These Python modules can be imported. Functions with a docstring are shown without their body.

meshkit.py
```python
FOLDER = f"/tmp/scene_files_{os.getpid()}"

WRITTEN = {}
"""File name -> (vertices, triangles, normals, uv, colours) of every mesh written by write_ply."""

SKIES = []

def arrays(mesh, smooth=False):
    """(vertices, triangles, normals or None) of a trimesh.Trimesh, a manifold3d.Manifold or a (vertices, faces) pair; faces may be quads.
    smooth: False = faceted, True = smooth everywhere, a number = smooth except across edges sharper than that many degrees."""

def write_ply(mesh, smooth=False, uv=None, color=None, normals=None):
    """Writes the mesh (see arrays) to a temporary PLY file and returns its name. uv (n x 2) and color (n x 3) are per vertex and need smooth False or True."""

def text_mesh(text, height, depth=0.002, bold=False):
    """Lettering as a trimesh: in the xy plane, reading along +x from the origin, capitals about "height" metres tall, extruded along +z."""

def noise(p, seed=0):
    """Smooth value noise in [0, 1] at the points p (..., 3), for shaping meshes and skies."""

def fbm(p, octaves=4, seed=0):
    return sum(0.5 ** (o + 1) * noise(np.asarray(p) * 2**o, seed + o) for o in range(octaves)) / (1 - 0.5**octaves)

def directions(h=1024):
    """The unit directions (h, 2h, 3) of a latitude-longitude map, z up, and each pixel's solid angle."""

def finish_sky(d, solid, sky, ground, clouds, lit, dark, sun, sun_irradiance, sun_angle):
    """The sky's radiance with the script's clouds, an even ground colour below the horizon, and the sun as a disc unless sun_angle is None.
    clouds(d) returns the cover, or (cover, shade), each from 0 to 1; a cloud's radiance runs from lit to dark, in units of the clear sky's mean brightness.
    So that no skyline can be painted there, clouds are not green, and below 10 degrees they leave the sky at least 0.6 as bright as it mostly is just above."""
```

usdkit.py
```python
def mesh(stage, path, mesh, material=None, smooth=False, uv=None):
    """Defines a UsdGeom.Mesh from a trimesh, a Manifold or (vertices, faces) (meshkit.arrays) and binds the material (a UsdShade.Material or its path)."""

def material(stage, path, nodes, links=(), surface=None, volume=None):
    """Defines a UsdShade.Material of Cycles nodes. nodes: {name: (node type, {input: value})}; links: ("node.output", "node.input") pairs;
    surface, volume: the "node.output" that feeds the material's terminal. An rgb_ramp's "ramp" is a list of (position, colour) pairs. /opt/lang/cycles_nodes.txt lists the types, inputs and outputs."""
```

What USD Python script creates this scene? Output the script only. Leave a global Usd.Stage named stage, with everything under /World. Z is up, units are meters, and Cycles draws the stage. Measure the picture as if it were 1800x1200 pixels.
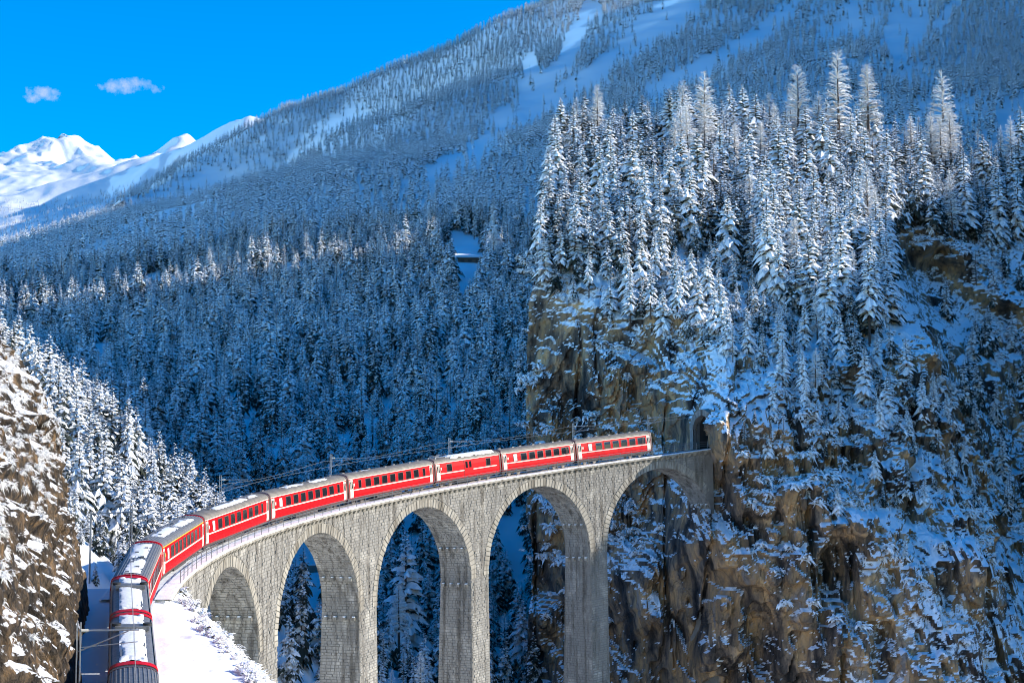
import math, random
import numpy as np, trimesh, usdkit, meshkit
from pxr import Usd, UsdGeom, UsdLux, UsdShade, Gf, Sdf, Vt
from scipy.interpolate import RBFInterpolator
from scipy.spatial import cKDTree

stage = Usd.Stage.CreateInMemory()
UsdGeom.SetStageUpAxis(stage, UsdGeom.Tokens.z)
UsdGeom.SetStageMetersPerUnit(stage, 1.0)
UsdGeom.Xform.Define(stage, '/World')
UsdGeom.Scope.Define(stage, '/World/Looks')

# ------------------------------------------------------------------ camera
EYE = np.array([-1.257, -124.42, 7.263]); YAW, PITCH, FPX = 0.23159, 0.1085, 2956.2
FW = np.array([math.sin(YAW)*math.cos(PITCH), math.cos(YAW)*math.cos(PITCH), math.sin(PITCH)])
RT = np.array([math.cos(YAW), -math.sin(YAW), 0.0]); UP = np.cross(RT, FW)
FH = np.array([math.sin(YAW), math.cos(YAW), 0.0])
EXPOSURE = 0.82
cam = UsdGeom.Camera.Define(stage, '/World/camera')
m4 = Gf.Matrix4d(*[float(v) for v in (*RT, 0, *UP, 0, *(-FW), 0, *EYE, 1)])
cam.AddTransformOp().Set(m4)
cam.CreateHorizontalApertureAttr(36.0); cam.CreateVerticalApertureAttr(36.0*682/1024)
cam.CreateFocalLengthAttr(36.0*FPX/1800); cam.CreateClippingRangeAttr(Gf.Vec2f(1.0, 30000.0))
cam.CreateExposureAttr(EXPOSURE)

# ------------------------------------------------------------------ sky and sun
SUN_AZ = math.radians(100.0)      # from +y (north) clockwise: to the right and a little behind the camera
SUN_EL = math.radians(24.0)
SUN = np.array([math.sin(SUN_AZ)*math.cos(SUN_EL), math.cos(SUN_AZ)*math.cos(SUN_EL), math.sin(SUN_EL)])
SKY_STRENGTH, SUN_INTENSITY = 0.15, 1.14

def cloud_nodes(nodes, links, k, d, size, base):
    """one small wisp of cloud round the direction d, added over the colour output 'base'"""
    r = np.array([d[1], -d[0], 0.0]); r /= np.linalg.norm(r); u = np.cross(r, d)
    for nm, ax, sc in (('r', r, size[0]), ('u', u, size[1])):
        nodes[f'dot{nm}{k}'] = ('mix', {'mix_type': 'multiply', 'fac': 1.0, 'color2': tuple(ax)})
        nodes[f'sep{nm}{k}'] = ('separate_xyz', {})
        nodes[f'a{nm}{k}'] = ('math', {'math_type': 'add'}); nodes[f'b{nm}{k}'] = ('math', {'math_type': 'add'})
        nodes[f'q{nm}{k}'] = ('math', {'math_type': 'divide', 'value2': sc})
        nodes[f'p{nm}{k}'] = ('math', {'math_type': 'power', 'value2': 2.0})
        nodes[f'ab{nm}{k}'] = ('math', {'math_type': 'absolute'})
        links += [('tc.generated', f'dot{nm}{k}.color1'), (f'dot{nm}{k}.color', f'sep{nm}{k}.vector'), (f'sep{nm}{k}.x', f'a{nm}{k}.value1'), (f'sep{nm}{k}.y', f'a{nm}{k}.value2'),
                  (f'a{nm}{k}.value', f'b{nm}{k}.value1'), (f'sep{nm}{k}.z', f'b{nm}{k}.value2'), (f'b{nm}{k}.value', f'q{nm}{k}.value1'), (f'q{nm}{k}.value', f'ab{nm}{k}.value1'), (f'ab{nm}{k}.value', f'p{nm}{k}.value1')]
        if nm == 'u':       # measured from the centre of the wisp
            pass
    nodes[f'sum{k}'] = ('math', {'math_type': 'add'})
    nodes[f'n{k}'] = ('noise_texture', {'scale': 95.0 + 20*k, 'detail': 5.0, 'roughness': 0.62})
    nodes[f'nm{k}'] = ('math', {'math_type': 'multiply_add', 'value2': 3.6, 'value3': -1.15})
    nodes[f'cov{k}'] = ('math', {'math_type': 'subtract', 'use_clamp': True})
    nodes[f'fr{k}'] = ('math', {'math_type': 'multiply', 'value2': 0.62})
    nodes[f'c{k}'] = ('mix', {'mix_type': 'mix', 'color2': (3.1, 3.2, 3.4)})
    links += [(f'pr{k}.value', f'sum{k}.value1'), (f'pu{k}.value', f'sum{k}.value2'), ('tc.generated', f'n{k}.vector'), (f'n{k}.fac', f'nm{k}.value1'),
              (f'nm{k}.value', f'cov{k}.value1'), (f'sum{k}.value', f'cov{k}.value2'), (f'cov{k}.value', f'fr{k}.value1'), (f'fr{k}.value', f'c{k}.fac'), (base, f'c{k}.color1')]
    return f'c{k}.color'

def pixdir(px, py):
    d = FW*FPX + RT*(px-900) + UP*(600-py)
    return d/np.linalg.norm(d)

nodes = {'sky': ('sky_texture', {'sky_type': 'single_scattering', 'sun_disc': False, 'sun_elevation': SUN_EL, 'sun_rotation': SUN_AZ, 'altitude': 1100.0, 'air_density': 1.0, 'aerosol_density': 0.4, 'ozone_density': 2.0}),
         'sat': ('hsv', {'hue': 0.507, 'saturation': 1.9, 'value': 1.0, 'fac': 1.0}), 'tc': ('texture_coordinate', {}), 'bg': ('background_shader', {'strength': SKY_STRENGTH})}
links = [('sky.color', 'sat.color')]
out = cloud_nodes(nodes, links, 0, pixdir(226, 152), (0.019, 0.0058), 'sat.color')
out = cloud_nodes(nodes, links, 1, pixdir(76, 167), (0.014, 0.0060), out)
links.append((out, 'bg.color'))
skym = usdkit.material(stage, '/World/Looks/sky', nodes, links, surface='bg.background')
dome = UsdLux.DomeLight.Define(stage, '/World/sky')
UsdShade.MaterialBindingAPI.Apply(dome.GetPrim()).Bind(skym)
sun = UsdLux.DistantLight.Define(stage, '/World/sun')
sun.CreateIntensityAttr(SUN_INTENSITY); sun.CreateAngleAttr(0.5); sun.CreateNormalizeAttr(True); sun.CreateColorAttr(Gf.Vec3f(1.0, 0.93, 0.82))
zx = np.cross([0, 0, 1.0], SUN); zx /= np.linalg.norm(zx); zy = np.cross(SUN, zx)
sun.AddTransformOp().Set(Gf.Matrix4d(*[float(v) for v in (*zx, 0, *zy, 0, *SUN, 0, 0, 0, 0, 1)]))

# ------------------------------------------------------------------ helpers
used = {}
def numbered(parent, name):
    n = used.setdefault((parent, name), 0); used[(parent, name)] = n + 1
    return name if n == 0 else f'{name}_{n:03d}'
def path_of(parent, name):
    base = str(parent.GetPath()) if parent is not None else '/World'
    return base + '/' + numbered(base, name)
def tag(prim, label=None, cat=None, group=None, kind=None):
    for k, v in (('label', label), ('category', cat), ('group', group), ('kind', kind)):
        if v: prim.SetCustomDataByKey(k, v)
    return prim
def thing(name, label, cat, group=None, loc=(0, 0, 0), matrix=None):
    x = UsdGeom.Xform.Define(stage, path_of(None, name))
    if matrix is not None: x.AddTransformOp().Set(matrix)
    elif any(loc): x.AddTranslateOp().Set(Gf.Vec3d(*map(float, loc)))
    return tag(x.GetPrim(), label, cat, group)
def obj(name, mesh, mat, parent=None, smooth=False, uv=None):
    return usdkit.mesh(stage, path_of(parent, name), mesh, mat, smooth, uv).GetPrim()

class MB:
    """collects vertices and triangles of one mesh"""
    def __init__(self): self.v, self.f, self.n = [], [], 0
    def add(self, v, f):
        v = np.asarray(v, float).reshape(-1, 3); f = np.asarray(f, int)
        if f.shape[1] == 4: f = np.vstack([f[:, [0, 1, 2]], f[:, [0, 2, 3]]])
        self.v.append(v); self.f.append(f + self.n); self.n += len(v); return self
    def tm(self, m): return self.add(m.vertices, m.faces)
    def box8(self, c): # 8 corners: bottom 0-3, top 4-7 (ccw seen from above)
        return self.add(c, [[3, 2, 1, 0], [4, 5, 6, 7], [0, 1, 5, 4], [1, 2, 6, 5], [2, 3, 7, 6], [3, 0, 4, 7]])
    def box(self, x0, x1, y0, y1, z0, z1):
        return self.box8([(x0, y0, z0), (x1, y0, z0), (x1, y1, z0), (x0, y1, z0), (x0, y0, z1), (x1, y0, z1), (x1, y1, z1), (x0, y1, z1)])
    def bar(self, a, b, r, n=5):
        a, b = np.asarray(a, float), np.asarray(b, float); d = b - a; d /= np.linalg.norm(d)
        t = np.cross(d, [0, 0, 1.0] if abs(d[2]) < .9 else [1.0, 0, 0]); t /= np.linalg.norm(t); w = np.cross(d, t)
        an = np.arange(n)*2*math.pi/n; ring = np.cos(an)[:, None]*t + np.sin(an)[:, None]*w
        v = np.vstack([a + ring*r, b + ring*r, [a], [b]])
        f = [[i, (i+1) % n, n+(i+1) % n] for i in range(n)] + [[i, n+(i+1) % n, n+i] for i in range(n)] + [[2*n, (i+1) % n, i] for i in range(n)] + [[2*n+1, n+i, n+(i+1) % n] for i in range(n)]
        return self.add(v, f)
    def grid(self, P, flip=False): # P: (a, b, 3)
        a, b = P.shape[:2]; i = np.arange(a*b).reshape(a, b)
        q = np.stack([i[:-1, :-1], i[1:, :-1], i[1:, 1:], i[:-1, 1:]], -1).reshape(-1, 4)
        return self.add(P.reshape(-1, 3), q[:, ::-1] if flip else q)
    def mesh(self): return (np.vstack(self.v), np.vstack(self.f))

_mc = {}
def M(name, nodes, links, surface='p.BSDF'):
    if name not in _mc: _mc[name] = usdkit.material(stage, '/World/Looks/' + name, nodes, links, surface=surface)
    return _mc[name]
def plain(name, color, rough=0.6, metallic=0.0, vary=0.12, scale=3.0, spec=0.5):
    """a colour with slight blotchy dirt and roughness variation"""
    c = np.array(color)
    return M(name, {'tc': ('texture_coordinate', {}), 'n': ('noise_texture', {'scale': scale, 'detail': 4.0, 'roughness': 0.65}),
                    'r': ('rgb_ramp', {'ramp': [(0.3, tuple(c*(1-vary))), (0.7, tuple(np.minimum(c*(1+vary), 1)))]}),
                    'p': ('principled_bsdf', {'roughness': rough, 'metallic': metallic, 'specular_ior_level': spec})},
             [('tc.object', 'n.vector'), ('n.fac', 'r.fac'), ('r.color', 'p.base_color')])

SNOW = (0.80, 0.82, 0.85)
def snow_mix(name, rock_stops, rock_scale, lo, hi, nscale, namp, bump=0.3, bump_scale=1.0, snow=SNOW, zstretch=1.0, cracks=0.0, bdist=0.3):
    """rock, earth or needles where a face is steep, snow where it lies flat enough (world-space slope with noisy edges)"""
    nd = {'g': ('geometry', {}), 'mp': ('mapping', {'scale': (1, 1, zstretch)}), 's': ('separate_xyz', {}),
          'n1': ('noise_texture', {'scale': rock_scale, 'detail': 6.0, 'roughness': 0.62}), 'rk': ('rgb_ramp', {'ramp': rock_stops}),
          'n2': ('noise_texture', {'scale': nscale, 'detail': 5.0, 'roughness': 0.65}), 'ma': ('math', {'math_type': 'multiply_add', 'value2': namp, 'value3': -0.5*namp}),
          'ad': ('math', {'math_type': 'add'}), 'mr': ('map_range', {'range_type': 'smoothstep', 'from_min': lo, 'from_max': hi, 'to_min': 0.0, 'to_max': 1.0, 'clamp': True}),
          'mx': ('mix', {'mix_type': 'mix', 'color2': snow}), 'n3': ('noise_texture', {'scale': bump_scale, 'detail': 7.0, 'roughness': 0.6}),
          'bs': ('math', {'math_type': 'multiply_add', 'value2': -0.5*bump, 'value3': bump}), 'bp': ('bump', {'strength': bump, 'distance': bdist}), 'p': ('principled_bsdf', {'roughness': 0.75, 'specular_ior_level': 0.25})}
    lk = [('g.position', 'mp.vector'), ('mp.vector', 'n1.vector'), ('n1.fac', 'rk.fac'), ('g.position', 'n2.vector'), ('n2.fac', 'ma.value1'), ('g.normal', 's.vector'),
          ('s.z', 'ad.value1'), ('ma.value', 'ad.value2'), ('ad.value', 'mr.value'), ('mr.result', 'mx.fac'), ('rk.color', 'mx.color1'), ('mx.color', 'p.base_color'),
          ('mp.vector', 'n3.vector'), ('mr.result', 'bs.value1'), ('bs.value', 'bp.strength'), ('bp.normal', 'p.normal')]
    if cracks:      # split faces: blocks of slightly different tone with dark joints between them
        nd.update({'dn': ('noise_texture', {'scale': cracks*0.9, 'detail': 6.0, 'roughness': 0.7}), 'dm': ('mix', {'mix_type': 'linear_light', 'fac': 0.42/cracks}), 'v1': ('voronoi_texture', {'feature': 'distance_to_edge', 'scale': cracks}), 'v2': ('voronoi_texture', {'feature': 'f1', 'scale': cracks}),
                   'cr': ('map_range', {'range_type': 'smoothstep', 'from_min': 0.0, 'from_max': 0.05, 'to_min': 0.62, 'to_max': 1.0, 'clamp': True}), 'sx': ('separate_color', {}), 'vt': ('map_range', {'from_min': 0.0, 'from_max': 1.0, 'to_min': 0.6, 'to_max': 1.25}),
                   'mm': ('math', {'math_type': 'multiply'}), 'rm': ('mix', {'mix_type': 'multiply', 'fac': 1.0}), 'hm': ('math', {'math_type': 'multiply_add', 'value2': 0.15})})
        lk = [l for l in lk if l != ('rk.color', 'mx.color1')] + [('mp.vector', 'dn.vector'), ('mp.vector', 'dm.color1'), ('dn.color', 'dm.color2'), ('dm.color', 'v1.vector'), ('dm.color', 'v2.vector'), ('v1.distance', 'cr.value'), ('v2.color', 'sx.color'), ('sx.r', 'vt.value'),
             ('cr.result', 'mm.value1'), ('vt.result', 'mm.value2'), ('rk.color', 'rm.color1'), ('mm.value', 'rm.color2'), ('rm.color', 'mx.color1'), ('cr.result', 'hm.value1'), ('n3.fac', 'hm.value3'), ('hm.value', 'bp.height')]
    else:
        lk.append(('n3.fac', 'bp.height'))
    return M(name, nd, lk)

M_ROCK = snow_mix('cliff_rock', [(0.35, (0.012, 0.011, 0.011)), (0.44, (0.085, 0.065, 0.05)), (0.50, (0.22, 0.155, 0.10)), (0.58, (0.38, 0.235, 0.11)), (0.68, (0.25, 0.225, 0.205))], 0.22, 0.46, 0.62, 0.9, 0.7, bump=0.9, bump_scale=0.8, zstretch=0.45, cracks=0.42, bdist=0.8)
M_ROCK_NEAR = snow_mix('near_rock', [(0.33, (0.012, 0.010, 0.009)), (0.45, (0.035, 0.026, 0.018)), (0.55, (0.085, 0.058, 0.034)), (0.64, (0.16, 0.095, 0.042)), (0.74, (0.09, 0.08, 0.07))], 1.6, 0.62, 0.86, 5.0, 1.1, bump=1.0, bump_scale=4.0, zstretch=0.6, cracks=1.1, bdist=0.3)
M_SHOULDER = snow_mix('snowy_bank', [(0.35, (0.03, 0.025, 0.02)), (0.65, (0.12, 0.085, 0.05))], 1.2, 0.42, 0.62, 1.6, 0.5, bump=0.6, bump_scale=2.0, bdist=0.15)
M_SLOPE = snow_mix('snowy_slope', [(0.35, (0.05, 0.045, 0.04)), (0.65, (0.16, 0.13, 0.10))], 0.15, 0.50, 0.62, 0.12, 0.35, bump=0.35, bump_scale=0.25, bdist=0.8)
M_MOUNT = snow_mix('snowy_mountain', [(0.35, (0.06, 0.055, 0.055)), (0.65, (0.17, 0.15, 0.14))], 0.02, 0.50, 0.66, 0.012, 0.5, bump=0.35, bump_scale=0.03, bdist=6.0)
M_SNOW = M('fresh_snow', {'g': ('geometry', {}), 'n': ('noise_texture', {'scale': 1.4, 'detail': 6.0, 'roughness': 0.6}), 'r': ('rgb_ramp', {'ramp': [(0.3, (0.74, 0.76, 0.8)), (0.7, (0.84, 0.85, 0.87))]}),
                          'b': ('bump', {'strength': 0.5, 'distance': 0.12}), 'p': ('principled_bsdf', {'roughness': 0.7, 'specular_ior_level': 0.25})},
           [('g.position', 'n.vector'), ('n.fac', 'r.fac'), ('r.color', 'p.base_color'), ('n.fac', 'b.height'), ('b.normal', 'p.normal')])

def W(px, py, D):
    d = FW*FPX + RT*(px-900) + UP*(600-py)
    return EYE + d*(D/(d@FH))
def uwz(P):
    d = np.asarray(P, float) - EYE
    return np.stack([d@RT, d@FH, np.asarray(P)[..., 2]], -1)
def from_uwz(u, w, z):
    return EYE[None]*[1, 1, 0] + np.asarray(u)[..., None]*RT + np.asarray(w)[..., None]*FH + np.asarray(z)[..., None]*np.array([0, 0, 1.0])
def proj(P):
    d = np.asarray(P, float) - EYE; z = d@FW
    return np.stack([900 + FPX*(d@RT)/z, 600 - FPX*(d@UP)/z, z], -1)
def rbf(ctrl, cols, val, smooth=0.0, scale=1.0, kernel='thin_plate_spline'):
    a = np.array(ctrl, float)
    return RBFInterpolator(a[:, cols]/scale, a[:, val], smoothing=smooth, kernel=kernel, degree=1)

# ------------------------------------------------------------------ track line (rail level; curve to the right)
R, GR = 114.93, 0.12427
def pos(s, off, z):
    s = np.asarray(s, float); off = np.asarray(off, float); z = np.asarray(z, float)
    a = np.maximum(s, 0)/R; r = R - off
    x = np.where(s < 0, off, R - r*np.cos(a)); y = np.where(s < 0, s, r*np.sin(a))
    return np.stack(np.broadcast_arrays(x, y, z + GR*s), -1)

# ------------------------------------------------------------------ terrain: the gorge and the wooded slope behind the bridge
gc = [(555, 1195, 300), (520, 1000, 370), (600, 860, 430), (600, 750, 500), (600, 610, 620), (780, 445, 800), (830, 460, 790), (700, 1190, 285), (900, 1195, 300), (900, 900, 400), (900, 700, 520), (900, 480, 800),
      (480, 480, 820), (300, 520, 850), (150, 600, 720), (250, 650, 620), (60, 520, 880), (0, 600, 700), (-150, 560, 800), (-150, 650, 500),
      (100, 740, 230), (0, 670, 240), (250, 880, 235), (330, 960, 240), (400, 1000, 250), (-150, 600, 260), (180, 800, 300), (60, 700, 330), (300, 800, 420), (420, 860, 400),
      (450, 1250, 215), (560, 1400, 225), (900, 1500, 225), (300, 1100, 185), (200, 990, 180), (60, 900, 170),
      (1200, 500, 800), (1100, 700, 560), (1300, 900, 420), (1500, 500, 800), (1800, 480, 800), (700, 420, 900), (400, 440, 930), (100, 490, 960), (820, 400, 900)]
GC = uwz(np.array([W(*q) for q in gc]))
GC = np.vstack([GC, [(0, 130, -40), (60, 140, -52), (40, 200, -50), (-20, 160, -30), (120, 200, -55)]])
_g = RBFInterpolator(GC[:, :2]/100.0, GC[:, 2], smoothing=0.02, kernel='linear', degree=1)
def bumps(u, w, s, seed):
    return meshkit.fbm(np.stack([u/s, w/s, 0*u], -1), 5, seed) - 0.5
def gorge_z(u, w):
    u, w = np.broadcast_arrays(np.asarray(u, float), np.asarray(w, float)); sh = u.shape
    z = _g(np.stack([u.ravel(), w.ravel()], -1)/100.0).reshape(sh)
    amp = np.clip((w-180)/250, 0.25, 1.0)
    return z + amp*(9*bumps(u, w, 60.0, 3) + 3*bumps(u, w, 14.0, 4))
uu, ww = np.meshgrid(np.linspace(-330, 330, 200), np.concatenate([np.linspace(125, 500, 130), np.linspace(504, 960, 100)]), indexing='ij')
slope = MB().grid(from_uwz(uu, ww, gorge_z(uu, ww)), flip=True)
tag(obj('gorge_slope', slope.mesh(), M_SLOPE, None, True), 'snowy wooded slope of the gorge rising behind the bridge', 'slope', kind='structure')

# the big mountain
mc = [(0, 435, 1500), (-200, 520, 1450), (120, 390, 1900), (215, 348, 2300), (400, 275, 2700), (545, 208, 2750), (700, 125, 2600), (880, 62, 2500), (1050, 0, 2550), (1300, -120, 2700), (1600, -260, 2800), (2000, -420, 2900),
      (0, 500, 1150), (300, 420, 1250), (600, 320, 1350), (780, 300, 1350), (900, 340, 1150), (1000, 200, 1600), (1250, 100, 1800), (1500, 30, 1900), (1800, 0, 1900), (1300, 250, 1250), (1700, 200, 1350), (2100, 100, 1600), (2100, 250, 1250),
      (600, 230, 1900), (800, 180, 1800), (1000, 90, 2000), (1200, 0, 2150), (1500, -100, 2300), (1900, -200, 2400), (450, 340, 1750), (250, 400, 1500), (-200, 600, 1100), (800, 410, 960), (300, 480, 980), (0, 540, 960), (1500, 420, 960), (2000, 400, 960)]
MC = uwz(np.array([W(*q) for q in mc]))
back = uwz(np.array([W(x, y, D) for x, y, D in [(-200, 520, 1450), (0, 435, 1500), (215, 348, 2300), (545, 197, 2750), (880, 62, 2500), (1050, 0, 2550), (1600, -260, 2800)]])) + [0, 700, -300]
_m = RBFInterpolator(np.vstack([MC, back])[:, :2]/500.0, np.vstack([MC, back])[:, 2], smoothing=0.0005, kernel='linear', degree=1)
def mount_z(u, w):
    u, w = np.broadcast_arrays(np.asarray(u, float), np.asarray(w, float)); sh = u.shape
    z = _m(np.stack([u.ravel(), w.ravel()], -1)/500.0).reshape(sh)
    return z + np.clip((w-850)/500, 0, 1)*(60*bumps(u, w, 420.0, 8) + 16*bumps(u, w, 90.0, 9)) - 6*np.clip((1000-w)/80, 0, 1)
uu, ww = np.meshgrid(np.linspace(-1400, 1900, 300), np.linspace(930, 3500, 280), indexing='ij')
tag(obj('mountain_slope', MB().grid(from_uwz(uu, ww, mount_z(uu, ww)), flip=True).mesh(), M_MOUNT, None, True), 'great forested mountainside climbing to the right with pale avalanche chutes', 'mountain', kind='structure')

# far white peaks and the ridge leading to them
fc = [(-120, 300, 7000), (0, 276, 7000), (50, 272, 7200), (85, 256, 7200), (130, 249, 7200), (165, 255, 7200), (200, 280, 7000), (240, 262, 6200), (330, 240, 5600), (410, 221, 5000), (440, 211, 4800), (545, 172, 4400), (700, 140, 4300), (900, 120, 4300),
      (0, 300, 6600), (100, 290, 6600), (180, 300, 6300), (0, 350, 5600), (150, 340, 5600), (0, 390, 4800), (-150, 420, 4600), (300, 300, 4800), (500, 230, 4000), (100, 430, 4000), (400, 330, 3900), (-300, 350, 6500), (800, 250, 3900)]
FC = uwz(np.array([W(*q) for q in fc])); fb = FC[[0, 1, 4, 6, 8, 11, 12]] + [0, 1200, -500]
_f = RBFInterpolator(np.vstack([FC, fb])[:, :2]/1000.0, np.vstack([FC, fb])[:, 2], kernel='linear', degree=1)
def far_z(u, w):
    z = _f(np.stack([u.ravel(), w.ravel()], -1)/1000.0).reshape(u.shape)
    rid = 1 - np.abs(2*meshkit.fbm(np.stack([u/620, w/900, 0*u], -1), 5, 21) - 1)
    r2 = 1 - np.abs(2*meshkit.fbm(np.stack([u/240 + w/500, w/420, 0*u], -1), 5, 23) - 1); hi = np.clip((z-1150)/450, 0, 1)
    return z + (rid-0.8)*110 + 26*bumps(u, w, 130.0, 22) + hi*(r2-.86)*120
uu, ww = np.meshgrid(np.linspace(-3400, 900, 420), np.linspace(3600, 8600, 360), indexing='ij')
tag(obj('far_peaks', MB().grid(from_uwz(uu, ww, far_z(uu, ww)), flip=True).mesh(), M_MOUNT, None, True), 'distant sunlit snow peak and white ridge at the left', 'mountain', kind='structure')

# ------------------------------------------------------------------ the rock massif on the right that the bridge runs into: depth over (u, z)
rc = [(930, 1200, 285), (930, 1000, 287), (930, 800, 289), (930, 600, 292), (930, 470, 297), (925, 430, 305), (930, 380, 322), (990, 470, 297), (1000, 700, 286), (1060, 560, 283), (1060, 760, 277), (1130, 640, 275), (1180, 770, 271), (1200, 830, 266), (1120, 900, 268), (1120, 1150, 262), (1000, 1150, 276),
      (1246, 690, 250), (1242, 740, 238), (1242, 800, 237), (1290, 760, 234), (1340, 780, 235), (1245, 950, 240), (1240, 1150, 240), (1330, 620, 262), (1400, 760, 240), (1400, 950, 237), (1400, 1180, 233), (1550, 1000, 230), (1600, 1180, 224), (1740, 1000, 232), (1740, 1200, 222), (1560, 850, 245), (1650, 700, 262), (1640, 620, 278), (1460, 640, 272),
      (1200, 480, 298), (1100, 440, 302), (1250, 560, 280), (1350, 500, 296), (1500, 560, 292), (1540, 480, 312), (1000, 380, 325), (1150, 360, 326), (1300, 400, 325), (1450, 400, 335), (1540, 400, 345), (960, 300, 345), (1150, 300, 350), (1300, 300, 362), (1450, 300, 370), (1600, 320, 385), (1750, 280, 400), (1900, 270, 410), (1100, 260, 375), (1400, 250, 400), (1700, 230, 440), (1900, 220, 440),
      (1600, 470, 356), (1640, 540, 352), (1700, 600, 345), (1700, 450, 372), (1800, 500, 372), (1740, 720, 330), (1790, 820, 318), (1800, 650, 345), (1800, 960, 285), (1830, 1100, 250), (1900, 700, 350), (1900, 1000, 300), (1950, 1200, 230), (1650, 400, 375), (1800, 380, 392),
      (1250, 1500, 236), (930, 1500, 280), (1700, 1500, 215)]
RC = uwz(np.array([W(*q) for q in rc])); _r = RBFInterpolator(RC[:, [0, 2]]/30.0, RC[:, 1], smoothing=0.08, kernel='linear', degree=1)
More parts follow.
